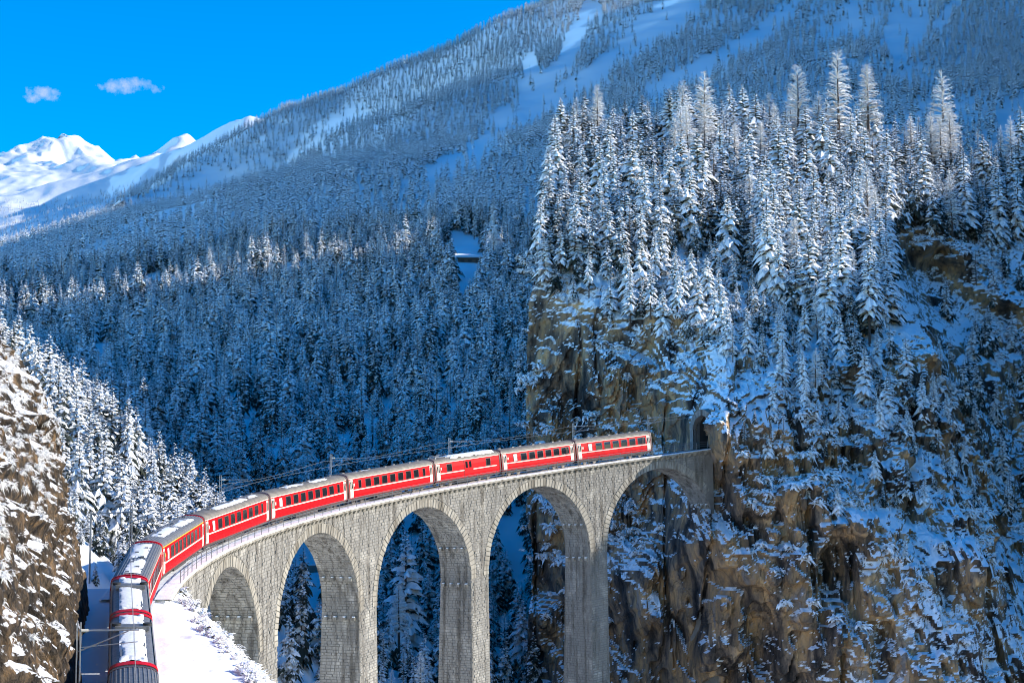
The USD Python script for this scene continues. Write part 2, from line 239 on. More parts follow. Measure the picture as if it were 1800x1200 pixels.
def massif_d(u, z, detail=True):
    u, z = np.broadcast_arrays(np.asarray(u, float), np.asarray(z, float)); sh = u.shape
    d = _r(np.stack([u.ravel(), z.ravel()], -1)/30.0).reshape(sh)
    if not detail: return d
    P = np.stack([u, z, d], -1)
    wall = np.clip((48 - z)/22, 0.12, 1.0) * np.clip(1.25 - (d-250)/110, 0.25, 1)
    # fluted buttresses
    fl = meshkit.fbm(np.stack([u/9.0 + 3, z/42.0, 0*u], -1), 4, 31) - 0.5
    fl2 = meshkit.fbm(np.stack([u/2.4, z/9.0, 0*u], -1), 4, 33) - 0.5
    crack = np.abs(meshkit.fbm(np.stack([u/6.5, z/38.0 + 4, 0*u], -1), 3, 35) - 0.5)
    d = d + wall*(7.0*fl + 1.6*fl2 + 2.6*np.exp(-(crack/0.03)**2))
    for cu, cz, su, sz, am, sl in ((94, 67, 10, 4.5, 11, .35), (69.5, 35, 7, 4.0, 6, -.2), (107, 54, 8, 3.2, 7, .5), (118, 43, 7, 3.5, 7, .4), (58, 22, 9, 3, 4, 0)):      # jutting crags
        dd = (z - cz + (u-cu)*sl + 5*(meshkit.fbm(np.stack([u/4.0, z/4.0, 0*u], -1), 3, 55) - .5))/sz; d = d - am*(.35 + 1.3*meshkit.fbm(np.stack([u/3.0, z/2.2, 0*u], -1), 4, 56))*np.exp(-((u-cu)/su)**2)*np.where(dd > 0, np.exp(-(dd/1.6)**2), np.exp(-(dd/.8)**2))
    qb = meshkit.fbm(np.stack([u/5.0, z/8.0, 0*u], -1), 3, 36)*9 + u/14; qf = qb - np.floor(qb); qs = np.floor(qb) + np.clip((qf-.5)*7 + .5, 0, 1)
    qb2 = meshkit.fbm(np.stack([u/2.1, z/3.6, 0*u], -1), 3, 37)*7; qf2 = qb2 - np.floor(qb2); qs2 = np.floor(qb2) + np.clip((qf2-.5)*6 + .5, 0, 1)
    d = d + wall*(1.5*(qs - 5) + .55*(qs2 - 3.5)*np.where(u > 20, np.clip((z + 2)/7, .4, 1), 1))
    # overhanging snow ledges: the rock swells outward, then steps back
    wx = 5*(meshkit.fbm(np.stack([u/13.0, z/13.0, 0*u], -1), 3, 39) - .5)
    for per, amp, seed, tilt in ((15.0, 5.0, 41, 26.0), (8.0, 2.6, 45, -40.0), (3.6, 1.1, 43, 60.0)):
        ph = z/per + 3.4*meshkit.fbm(np.stack([(u+wx)/(2.2*per), z/(2.6*per), 0*u], -1), 4, seed) + u/tilt
        t = ph - np.floor(ph)
        saw = np.where(t < 0.72, (t/0.72)**1.8, ((1-t)/0.28))
        on = np.clip(4.5*(meshkit.fbm(np.stack([(u+wx)/(.9*per), z/(.9*per), 0*u], -1), 4, seed+1) - 0.44), 0, 1)
        d = d - amp*saw*on*np.clip((62 - z)/20, 0.25, 1)*np.where(u > 22, np.clip((z + 3)/8, .22, 1), np.where(u < 12, .3, 1))
    low = np.where(u > 20, np.clip((z + 2)/7, .35, 1), 1)
    d = d + 0.9*low*(meshkit.fbm(np.stack([u/1.1, z/1.1, d/9.0], -1), 3, 47) - 0.5)
    return d
def massif_edge(z): return 2.9 + 2.2*(meshkit.fbm(np.stack([z/9.0, 0*z, 0*z], -1), 4, 51) - 0.5) + np.clip(z-46, 0, 40)*0.20
zz = np.linspace(-48, 92, 600); tt = np.linspace(0, 1, 520)
T, Z = np.meshgrid(tt, zz, indexing='ij')
E0 = massif_edge(Z); U = E0 + T*(132 - E0)
D = massif_d(U, Z)
P = from_uwz(U, D, Z)
bk = np.linspace(1, 0.06, 10)[:, None]   # the left flank running back
ub = E0[:1] + 5.5*bk + 1.6*(meshkit.fbm(np.stack([bk*9+0*Z[:1], Z[:1]/6.0+0*bk, 0*bk+0*Z[:1]], -1), 4, 53)-0.5)
Pb = from_uwz(ub, D[:1] + 70*bk, Z[:1] + 0*bk)
P = np.vstack([Pb, P])
top = P[:, -1:]; tb = [top + FH*a - np.array([0, 0, b]) for a, b in ((12, 2), (30, 12), (60, 34))]
P = np.concatenate([P] + tb, 1)
# leave the tunnel mouth open
mm = MB().grid(P); V, F = mm.mesh()
tc = V[F].mean(1); ang = np.arctan2(tc[:, 1], R - tc[:, 0]); ts = ang*R; toff = R - np.hypot(R - tc[:, 0], tc[:, 1]); tz = tc[:, 2] - GR*ts
hole = (np.abs(toff) < 2.3) & (tz > -0.4) & (tz < 5.0) & (ts > 140) & (ts < 153)
tag(obj('rock_massif', (V, F[~hole]), M_ROCK, None, False), 'steep brown rock massif with snowy ledges that the bridge runs into', 'cliff', kind='structure')

# ------------------------------------------------------------------ the mountainside across the gorge on the right, which shades the cliff and the slopes behind
# rows of the crest: distance along the valley, where its shadow meets rail height, and where the crest stands
wp_ = np.array([206, 216, 226, 236, 252, 272, 288, 305, 380, 500, 620, 700, 772, 790, 808, 826, 1000, 1250, 1500, 1800, 2150, 2500, 2650, 3000.0])
u0 = np.array([70, 45, 22, -8, -52, -57, -60, -78, -90, -300, -420, -470, -490, -335, -335, -600, -730, -885, -1060, -1230, -1420, -1640, -1700, -1700.0])
uc = np.array([175, 178, 180, 182, 186, 190, 195, 200, 230, 280, 330, 370, 390, 395, 405, 420, 520, 650, 760, 900, 1050, 1180, 1220, 1300.0])
wk = wp_ + 0.0572*(uc - np.maximum(u0*0.5, -300))
wg = np.unique(np.concatenate([np.linspace(212, 320, 55), np.linspace(320, 780, 40), np.linspace(780, 900, 40), np.linspace(900, 3400, 60)]))
sg = np.linspace(0, 1, 70)
Wm, Sm = np.meshgrid(wg, sg, indexing='ij')
ue = 0.312*Wm + 10; Ucr = np.interp(Wm, wk, uc); Zcr = 0.4452*(Ucr - np.interp(Wm, wk, u0))
Um = ue + (Ucr*2.2 - ue)*Sm; k = (Um - ue)/(Ucr - ue)
Zm = -60 + (Zcr + 60)*np.where(k < 1, k*k*(3-2*k)*0.5 + 0.5*k, 1 - 0.12*(k-1))
Zm += (4 + 0.012*Wm)*(meshkit.fbm(np.stack([Um/(14+.03*Wm), Wm/(14+.03*Wm), 0*Wm], -1), 5, 61) - 0.5)*np.clip((1.02-k)*6, 0.15, 1.2)
Zm[0] = np.minimum(Zm[0], -60); Zm[:, 0] = -70
tag(obj('right_mountainside', MB().grid(from_uwz(Um, Wm, Zm), flip=True).mesh(), M_SLOPE, None, True), 'steep snowy mountainside to the right of the gorge that throws the long shadow', 'mountain', kind='structure')

# ------------------------------------------------------------------ stone viaduct
def stone_mat(name, stops):
    return M(name, {'g': ('geometry', {}), 'tc': ('texture_coordinate', {}), 'n': ('noise_texture', {'scale': 0.5, 'detail': 5.0, 'roughness': 0.6}), 'n2': ('noise_texture', {'scale': 9.0, 'detail': 4.0}),
                    'mp': ('mapping', {'scale': (1.3, 1.3, 0.09)}), 'ns': ('noise_texture', {'scale': 1.0, 'detail': 5.0, 'roughness': 0.65}), 'sr': ('rgb_ramp', {'ramp': [(0.36, (0.42, 0.40, 0.38)), (0.52, (1, 1, 1))]}), 'st': ('mix', {'mix_type': 'multiply', 'fac': 1.0}), 'ri': ('math', {'math_type': 'multiply_add', 'value2': 0.50, 'value3': -0.25}), 'ad': ('math', {'math_type': 'add'}), 'r': ('rgb_ramp', {'ramp': stops}),
                    'b': ('bump', {'strength': 0.5, 'distance': 0.05}), 'p': ('principled_bsdf', {'roughness': 0.85, 'specular_ior_level': 0.2})},
             [('g.position', 'n.vector'), ('g.position', 'n2.vector'), ('g.random_per_island', 'ri.value1'), ('ri.value', 'ad.value1'), ('n.fac', 'ad.value2'), ('ad.value', 'r.fac'), ('g.position', 'mp.vector'), ('mp.vector', 'ns.vector'), ('ns.fac', 'sr.fac'), ('r.color', 'st.color1'), ('sr.color', 'st.color2'), ('st.color', 'p.base_color'),
              ('n2.fac', 'b.height'), ('b.normal', 'p.normal')])
M_STONE = stone_mat('viaduct_stone', [(0.25, (0.22, 0.21, 0.19)), (0.5, (0.40, 0.38, 0.335)), (0.75, (0.57, 0.545, 0.49))])
M_RING = stone_mat('arch_stone', [(0.25, (0.27, 0.25, 0.21)), (0.5, (0.42, 0.39, 0.33)), (0.75, (0.56, 0.52, 0.45))])
M_MORTAR = plain('mortar', (0.17, 0.16, 0.14), 0.9, vary=0.2, scale=0.8)
M_RAIL = plain('railing_steel', (0.20, 0.21, 0.21), 0.5, 0.6)
M_MAST = plain('galvanised_steel', (0.34, 0.35, 0.36), 0.45, 0.5)

via = thing('stone_viaduct', 'curved grey limestone railway viaduct with tall round arches across the gorge', 'viaduct')
AC = [41.0, 66.2, 90.7, 114.7, 138.2]; AR = [9.9, 10.25, 10.25, 10.15, 10.1]
CROWN = -1.9; DECKB = -0.42; S0, S1 = 14.0, 147.6; ZLOW = -48.0
def bat(z): return 2.2 + np.clip(-z, 0, 60)*0.024        # half width of the masonry, battered
def spring(k): return CROWN - AR[k]
def intrados(k, s):
    return spring(k) + np.sqrt(np.maximum(AR[k]**2 - (s-AC[k])**2, 0))
def opening(s, zr, grow=0.0):
    """inside an arch opening (grown by the ring)"""
    ins = np.zeros(np.broadcast(s, zr).shape, bool)
    for k in range(5):
        ins |= (np.hypot(s-AC[k], np.maximum(zr-spring(k), 0)) < AR[k] + np.where(zr > spring(k), grow, 0.02))
    ins |= (np.hypot(s-26.5, np.maximum(zr+4.2, 0)) < 1.3 + grow*0.5) & (zr > -9)
    return ins
def vpos(s, side, zr, out=0.0):      # side +1 the sunny inner face, -1 the outer face
    return pos(s, side*(bat(np.asarray(zr, float)) + out), zr)
def wall_strip(k, side):             # spandrel over arch k
    ss = np.linspace(AC[k]-AR[k], AC[k]+AR[k], 45); tz = np.linspace(0, 1, 8)
    S, Tt = np.meshgrid(ss, tz, indexing='ij'); lo = intrados(k, S); Zr = lo + (DECKB-lo)*Tt
    return vpos(S, side, Zr)
for k in range(5):
    for side in (1, -1):
        obj('spandrel_wall', MB().grid(wall_strip(k, side), flip=side < 0).mesh(), M_MORTAR, via)
    th = np.linspace(math.pi, 0, 41); s_ = AC[k] + AR[k]*np.cos(th); z_ = spring(k) + AR[k]*np.sin(th)
    S, O = np.meshgrid(s_, np.linspace(-1, 1, 7), indexing='ij'); Zr = np.repeat(z_[:, None], 7, 1)
    obj('arch_vault', MB().grid(pos(S, O*bat(Zr), Zr)).mesh(), M_MORTAR, via)
edges = [(S0, AC[0]-AR[0])] + [(AC[k]+AR[k], AC[k+1]-AR[k+1]) for k in range(4)] + [(AC[4]+AR[4], S1)]
for i, (a, b) in enumerate(edges):
    m = MB(); ss = np.linspace(a, b, 5 if 0 < i < 5 else 12); zs = np.linspace(ZLOW if 0 < i else -14, DECKB, 40)
    for side in (1, -1):
        S, Zr = np.meshgrid(ss, zs, indexing='ij'); m.grid(vpos(S, side, Zr), flip=side < 0)
    for e, fl in ((a, True), (b, False)):
        O, Zr = np.meshgrid(np.linspace(-1, 1, 6), zs, indexing='ij'); Zr = np.minimum(Zr, max(spring(min(i, 4)), spring(max(i-1, 0))) + 0.02)
        m.grid(pos(np.full_like(O, e), O*bat(Zr), Zr), flip=fl)
    obj('pier' if 0 < i < 5 else 'abutment', m.mesh(), M_MORTAR, via)

rng = np.random.default_rng(5)
def block(corners_in, corners_out):
    """a stone: inner quad buried, outer quad slightly smaller (chamfered); four points each, same order"""
    ci, co = np.asarray(corners_in), np.asarray(corners_out); c = co.mean(0)
    return np.vstack([ci, co + (c-co)*np.array([0.10])])
BF = [[4, 5, 6, 7], [0, 1, 5, 4], [1, 2, 6, 5], [2, 3, 7, 6], [3, 0, 4, 7]]
def face_stones(side, s_lo, s_hi, z_lo):
    mb = MB(); out = []
    z = z_lo
    while z < DECKB - 0.45:
        h = rng.uniform(0.24, 0.38); s = s_lo + rng.uniform(0, .5)
        while s < s_hi:
            L = rng.uniform(0.42, 0.95)
            c = np.array([(s+.02, z+.02), (s+L-.02, z+.02), (s+L-.02, z+h-.02), (s+.02, z+h-.02)])
            s += L
            if c[1, 0] > s_hi: break
            if c[2, 1] > DECKB - 0.4 or opening(c[:, 0], c[:, 1], 1.02).any(): 
                mid = c.mean(0)
                if c[2, 1] > DECKB - 0.4 or opening(mid[0], mid[1], 1.0): continue
                # trim stones that run into the ring
                ok = ~opening(c[:, 0], c[:, 1], 1.02)
                if ok.sum() < 2: continue
                for _ in range(4): c = np.where(opening(c[:, 0], c[:, 1], 1.02)[:, None], c + (mid-c)*0.35, c)
            out.append((c, rng.uniform(.02, .11)))
        z += h
    c = np.array([o[0] for o in out]); d = np.array([o[1] for o in out])[:, None]
    if side < 0: c = c[:, ::-1]
    ins = vpos(c[..., 0], side, c[..., 1], -0.03); ous = vpos(c[..., 0], side, c[..., 1], d + rng.uniform(-.02, .02, c.shape[:2]))
    ctr = ous.mean(1, keepdims=True); ous = ous + (ctr-ous)*0.09
    v = np.concatenate([ins, ous], 1)                     # (n, 8, 3)
    f = (np.array(BF)[None] + 8*np.arange(len(v))[:, None, None]).reshape(-1, 4)
    return mb.add(v.reshape(-1, 3), f)
fs = face_stones(1, S0, S1, -38.0)
tag(obj('facing_stone', fs.mesh(), M_STONE, via), kind='stuff')
def flank_stones(smooth_side):
    """stones on the pier flanks and the vault undersides"""
    mb = MB(); vs = []
    for k in range(5):
        a = AR[k]; path_s, path_z, nrm = [], [], []
        L0 = 26.0; tot = 2*L0 + math.pi*a; t = 0.0
        while t < tot:
            h = rng.uniform(0.26, 0.40)
            def at(t):
                if t < L0: return AC[k]-a, spring(k)-L0+t, (1, 0)
                if t < L0 + math.pi*a: th = math.pi-(t-L0)/a; return AC[k]+a*math.cos(th), spring(k)+a*math.sin(th), (-math.cos(th), -math.sin(th))
                return AC[k]+a, spring(k)-(t-L0-math.pi*a), (-1, 0)
            A, B = at(t+.015), at(t+h-.015); t += h
            hw = bat(np.array((A[1]+B[1])/2)); o = -hw
            while o < hw - .3:
                w = min(rng.uniform(0.45, 1.0), hw-o); p = rng.uniform(.015, .09)
                if w < .2: break
                q = [(A, o+.02), (A, o+w-.02), (B, o+w-.02), (B, o+.02)]
                inn = [(s - .04*n[0], oo, z - .04*n[1]) for (s, z, n), oo in q]
                ou = [(s + p*n[0], oo, z + p*n[1]) for (s, z, n), oo in q]
                vs.append(inn + ou); o += w
    v = np.array(vs); c = v[:, 4:].mean(1, keepdims=True); v[:, 4:] += (c - v[:, 4:])*.08
    v = pos(v[..., 0], v[..., 1], v[..., 2])
    f = (np.array(BF)[None][:, :, ::-1] + 8*np.arange(len(v))[:, None, None]).reshape(-1, 4)
    return mb.add(v.reshape(-1, 3), f)
tag(obj('flank_stone', flank_stones(0).mesh(), M_STONE, via), kind='stuff')
# arch rings: one wedge stone each
for k in range(5):
    n = 56; dt = math.pi/n
    for j in range(n):
        t0, t1 = math.pi - j*dt - .0035, math.pi - (j+1)*dt + .0035; pr = .05 + rng.uniform(0, .06); r1 = AR[k] + rng.uniform(.96, 1.08)
        if AC[k] + r1*math.cos((t0+t1)/2) > S1: continue
        q = np.array([(AC[k]+r*math.cos(t), min(spring(k)+r*math.sin(t), DECKB-.37)) for t, r in ((t0, AR[k]-.03), (t1, AR[k]-.03), (t1, r1), (t0, r1))])
        i_, o_ = vpos(q[:, 0], 1, q[:, 1], -.35), vpos(q[:, 0], 1, q[:, 1], pr)
        c = o_.mean(0); o_ = o_ + (c-o_)*.07
        obj('voussoir', MB().add(np.vstack([i_, o_]), np.array(BF)[:, ::-1]).mesh(), M_RING, via)
# little ledge stones across the pier flanks, with snow on them
for k in range(5):
    for zr in (CROWN-6.4, CROWN-11.0):
        e = AC[k] + math.sqrt(max(AR[k]**2 - max(zr-spring(k), 0)**2, 0)); hw = float(bat(np.array(zr)))
        for o in np.linspace(-hw+.7, hw-.6, 4):
            q = np.array([(e+a, o+b, zr+c) for c in (-.18, .16) for a, b in ((-.42, -.22), (-.42, .22), (.1, .22), (.1, -.22))]); obj('ledge_stone', MB().box8(pos(*q.T)[[3, 2, 1, 0, 7, 6, 5, 4]]).mesh(), M_RING, via)
            q = np.array([(e+a, o+b, zr+c) for c in (.16, .27) for a, b in ((-.40, -.14), (-.40, .14), (-.1, .12), (-.1, -.12))]); obj('ledge_snow', MB().box8(pos(*q.T)[[3, 2, 1, 0, 7, 6, 5, 4]]).mesh(), M_SNOW, via)
# corbels, deck slab with a string course, snow on it
for s in np.arange(22.5, 149, 1.02):
    q = [(s+a, o, z) for z in (DECKB-.38, DECKB) for a, o in ((-.2, 2.0), (-.2, 2.34 if z < -.5 else 2.62), (.2, 2.34 if z < -.5 else 2.62), (.2, 2.0))]
    q = pos(*np.array(q).T)
    obj('corbel', MB().box8(q[[3, 2, 1, 0, 7, 6, 5, 4]]).mesh(), M_RING, via)
def sweep(profile, s0, s1, step=1.5, closed=True):
    """a strip swept along the track; profile = [(off, z)]"""
    ss = np.linspace(s0, s1, max(2, int((s1-s0)/step)+1)); pr = list(profile) + ([profile[0]] if closed else [])
    S, K = np.meshgrid(ss, np.arange(len(pr)), indexing='ij'); pr = np.array(pr)
    m = MB().grid(pos(S, pr[K, 0], pr[K, 1]))
    if closed:
        for s, fl in ((s0, 1), (s1, 0)):
            p = np.array(profile); v = pos(np.full(len(p), s), p[:, 0], p[:, 1]); f = [[0, i, i+1] if fl else [0, i+1, i] for i in range(1, len(p)-1)]
            m.add(v, f)
    return m
obj('deck_slab', sweep([(-2.75, DECKB), (2.75, DECKB), (2.75, -.16), (-2.75, -.16)], S0, S1).mesh(), M_RING, via)
ss = np.linspace(S0-2, S1, 420); oo = np.array([1.42, 1.6, 1.95, 2.3, 2.6, 2.78, 2.80])
S, O = np.meshgrid(ss, oo, indexing='ij'); zs = -.10 + .10*meshkit.fbm(np.stack([S/1.3, O/.6, 0*S], -1), 4, 71); zs[:, -1] = -.17
obj('snow_cover', MB().grid(pos(S, O, zs)).mesh(), M_SNOW, via, True)
S, O = np.meshgrid(ss, -oo[::-1], indexing='ij'); zs = -.10 + .10*meshkit.fbm(np.stack([S/1.3, O/.6, 0*S], -1), 4, 72); zs[:, 0] = -.17
obj('snow_cover', MB().grid(pos(S, O, zs)).mesh(), M_SNOW, via, True)

# railings along both edges
for side, lab in ((1, 'thin steel railing along the sunny inner edge of the viaduct deck'), (-1, 'thin steel railing along the outer edge of the viaduct behind the train')):
    rl = thing('deck_railing', lab, 'railing')
    for s in np.arange(20.0 if side > 0 else 20.0, 150.5, 2.05):
        b = pos(s, side*2.62, -.2); obj('post', MB().bar(b, b + [0, 0, 1.25], .035).mesh(), M_RAIL, rl)
    for h in (.45, .75, 1.04):
        m = MB(); q = pos(np.arange(20.0 if side > 0 else 20.0, 150.5, 2.05), side*2.62, h - .2 + .2)
        for a, b in zip(q[:-1], q[1:]): m.bar(a, b, .025, 4)
        obj('handrail' if h > 1 else 'rail', m.mesh(), M_RAIL, rl)

# track
M_STEEL = plain('rail_steel', (0.22, 0.19, 0.17), 0.4, 0.8); M_WOOD = plain('sleeper_wood', (0.09, 0.075, 0.06), 0.85)
tr = UsdGeom.Xform.Define(stage, path_of(None, 'railway_track')).GetPrim(); tag(tr, kind='structure', label='single narrow gauge track curving over the viaduct into the tunnel', cat='track')
S, O = np.meshgrid(np.linspace(-70, 160, 300), np.array([-1.5, -1.2, -.6, 0, .6, 1.2, 1.5]), indexing='ij')
zb = -.16 + .06*meshkit.fbm(np.stack([S/1.1, O/.5, 0*S], -1), 4, 75)
obj('snowy_ballast', MB().grid(pos(S, O, zb)).mesh(), M_SNOW, tr, True)
for o in (-.535, .535): obj('rail', sweep([(o-.035, -.14), (o+.035, -.14), (o+.035, 0), (o-.035, 0)], -68, 160, 2.0).mesh(), M_STEEL, tr)
for s in np.arange(137, 158, .7):
    q = np.array([(s+a, o, z) for z in (-.17, -.06) for a, o in ((-.12, -.95), (-.12, .95), (.12, .95), (.12, -.95))]); obj('sleeper', MB().box8(pos(*q.T)).mesh(), M_WOOD, tr)

# tunnel mouth
tp = thing('tunnel_portal', 'dark arched tunnel mouth in the rock at the far end of the bridge', 'tunnel')
prof = [(-2.2, -.3), (-2.2, 2.9)] + [(2.2*math.cos(t), 2.9+2.0*math.sin(t)) for t in np.linspace(math.pi, 0, 11)[1:-1]] + [(2.2, 2.9), (2.2, -.3)]
pr = np.array(prof); S, K = np.meshgrid(np.linspace(148, 161, 12), np.arange(len(pr)), indexing='ij')
M_DARK = plain('soot_stone', (0.05, 0.047, 0.043), 0.95)
lining = MB().grid(pos(S, pr[K, 0], pr[K, 1])); e = pos(np.full(len(pr), 161.0), pr[:, 0], pr[:, 1]); lining.add(e, [[0, i, i+1] for i in range(1, len(pr)-1)])
obj('lining', lining.mesh(), M_DARK, tp)
po = np.array([(-3.0, -.3), (-3.0, 3.0)] + [(3.0*math.cos(t), 3.0+2.8*math.sin(t)) for t in np.linspace(math.pi, 0, 11)[1:-1]] + [(3.0, 3.0), (3.0, -.3)])
for i in range(len(pr)-1):
    q = [pr[i], pr[i+1], po[i+1], po[i]]
    v = np.vstack([pos(np.full(4, s), np.array(q)[:, 0], np.array(q)[:, 1]) for s in (149.2, 148.0 - .1*(i % 2))])
    obj('portal_stone', MB().add(v, [[3, 2, 1, 0], [4, 5, 6, 7], [0, 1, 5, 4], [1, 2, 6, 5], [2, 3, 7, 6], [3, 0, 4, 7]]).mesh(), M_STONE, tp)

# ------------------------------------------------------------------ the train
M_RED = plain('red_paint', (0.50, 0.003, 0.007), 0.5, vary=0.22, scale=1.1, spec=0.12); M_ROOF = plain('roof_grey', (0.17, 0.15, 0.125), 0.7, vary=0.35, scale=1.2); M_ROOF2 = plain('silver_roof', (0.17, 0.17, 0.175), 0.5, 0.3, vary=0.3)
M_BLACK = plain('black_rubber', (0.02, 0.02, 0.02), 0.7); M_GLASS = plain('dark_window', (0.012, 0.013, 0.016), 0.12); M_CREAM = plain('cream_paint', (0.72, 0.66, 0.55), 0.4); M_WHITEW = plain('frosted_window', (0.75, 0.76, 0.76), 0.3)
M_FRAME = plain('window_frame', (0.10, 0.06, 0.055), 0.4); M_UNDER = plain('underframe', (0.05, 0.045, 0.045), 0.7); M_YEL = plain('yellow_line', (0.75, 0.45, 0.03), 0.4); M_BLUEG = plain('bluish_panel', (0.22, 0.26, 0.32), 0.35, 0.3)
HW = 1.33
def shell(L, prof, n=2, m=None):
    m = m or MB(); xs = np.linspace(-L/2, L/2, n); p = np.array(prof); X, K = np.meshgrid(xs, np.arange(len(p)), indexing='ij')
    m.grid(np.stack([X, p[K, 0], p[K, 1]], -1), flip=True)
    for x, fl in ((-L/2, 1), (L/2, 0)): m.add(np.column_stack([np.full(len(p), x), p]), [[0, i, i+1] if not fl else [0, i+1, i] for i in range(1, len(p)-1)])
    return m
BODY = [(-1.27, .72), (-HW, 1.2), (-HW, 2.4), (-1.27, 3.08), (1.27, 3.08), (HW, 2.4), (HW, 1.2), (1.27, .72), (-1.27, .72)]
ROOFP = [(-1.30, 3.07)] + [(-1.28*math.cos(t)*1.0, 3.10 + .52*math.sin(t)**.8) for t in np.linspace(.12, math.pi-.12, 13)] + [(1.30, 3.07)]
def side_y(z): return HW if 1.2 <= z <= 2.4 else (HW - (z-2.4)/.68*.06 if z > 2.4 else 1.27+(z-.72)/.48*.06)
def panel(x0, x1, z0, z1, side, d0, d1):
    m = MB(); zs = [z0] + [z for z in (1.2, 2.4) if z0 < z < z1] + [z1]
    for za, zb in zip(zs[:-1], zs[1:]):
        ya, yb = side_y(za), side_y(zb)
        c = [(x0, side*(ya+d0), za), (x1, side*(ya+d0), za), (x1, side*(yb+d0), zb), (x0, side*(yb+d0), zb), (x0, side*(ya+d1), za), (x1, side*(ya+d1), za), (x1, side*(yb+d1), zb), (x0, side*(yb+d1), zb)]
        f = [[4, 5, 6, 7], [0, 1, 5, 4], [1, 2, 6, 5], [2, 3, 7, 6], [3, 0, 4, 7]]
        m.add(c, np.array(f)[:, ::-1] if side > 0 else f)
    return m
def ring(x0, x1, z0, z1, side, t=.05, d=.03):
    m = MB()
    for a in ((x0-t, x1+t, z1, z1+t), (x0-t, x1+t, z0-t, z0), (x0-t, x0, z0, z1), (x1, x1+t, z0, z1)):
        q = panel(*a, side, 0, d); m.add(*q.mesh())
    return m
def window(car, x, w, side, z0=1.86, z1=2.74, mat=None):
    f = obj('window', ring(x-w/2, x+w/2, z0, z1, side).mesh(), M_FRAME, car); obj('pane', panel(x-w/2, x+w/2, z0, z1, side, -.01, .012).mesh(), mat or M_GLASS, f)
    if w > 9: obj('sash_bar', panel(x-w/2, x+w/2, z0+.52, z0+.555, side, .012, .022).mesh(), M_FRAME, f)
def door(car, x, side, w=.62):
    d = obj('door', panel(x-w/2, x+w/2, .85, 2.9, side, 0, .022).mesh(), M_CREAM, car)
    for i in (-1, 1): obj('door_window', panel(x+i*w/4-.09, x+i*w/4+.09, 1.85, 2.7, side, .022, .03).mesh(), M_GLASS, d)
    obj('door_gap', panel(x-.012, x+.012, .86, 2.88, side, .022, .027).mesh(), M_FRAME, d)
def bogie(car, x):
    m = MB(); m.box(x-1.25, x+1.25, -.95, -.83, .38, .62).box(x-1.25, x+1.25, .83, .95, .38, .62).box(x-.25, x+.25, -.83, .83, .35, .6)
    b = obj('bogie', m.mesh(), M_UNDER, car)
    for dx in (-.9, .9):
        for sy in (-1, 1):
            w = trimesh.creation.cylinder(radius=.36, height=.11, sections=16); w.apply_transform(trimesh.transformations.rotation_matrix(math.pi/2, [1, 0, 0])); w.apply_translation((x+dx, sy*.56, .36))
            obj('wheel', w, M_STEEL, b)
def roof_snow(car, spots, seed, zoff=.0):
    for i, (x0, x1, t0, t1, th) in enumerate(spots):
        n, k = max(4, int((x1-x0)/.15)), 20
        X, A = np.meshgrid(np.linspace(x0, x1, n), np.linspace(t0, t1, k), indexing='ij')
        fr = meshkit.fbm(np.stack([X/.8, A*3, 0*X+seed+i], -1), 4, 81) - .5
        ed = np.minimum.reduce([(X-x0)/.5, (x1-X)/.5, (A-t0)/.12, (t1-A)/.12]); h = th*np.clip(ed*.8 + 4.6*fr, -.4, 1)
        Y = -1.28*np.cos(A); Zs = 3.10 + .52*np.sin(A)**.8
        obj('roof_snow', MB().grid(np.stack([X, Y, Zs + zoff + h], -1), flip=False).mesh(), M_SNOW, car, True)
def car_matrix(s0, s1):
    a, b = pos(s0, 0, 0), pos(s1, 0, 0); c = (a+b)/2; x = (b-a)/np.linalg.norm(b-a); y = np.cross([0, 0, 1.0], x); y /= np.linalg.norm(y); z = np.cross(x, y)
    return Gf.Matrix4d(*[float(v) for v in (*x, 0, *y, 0, *z, 0, *c, 1)])
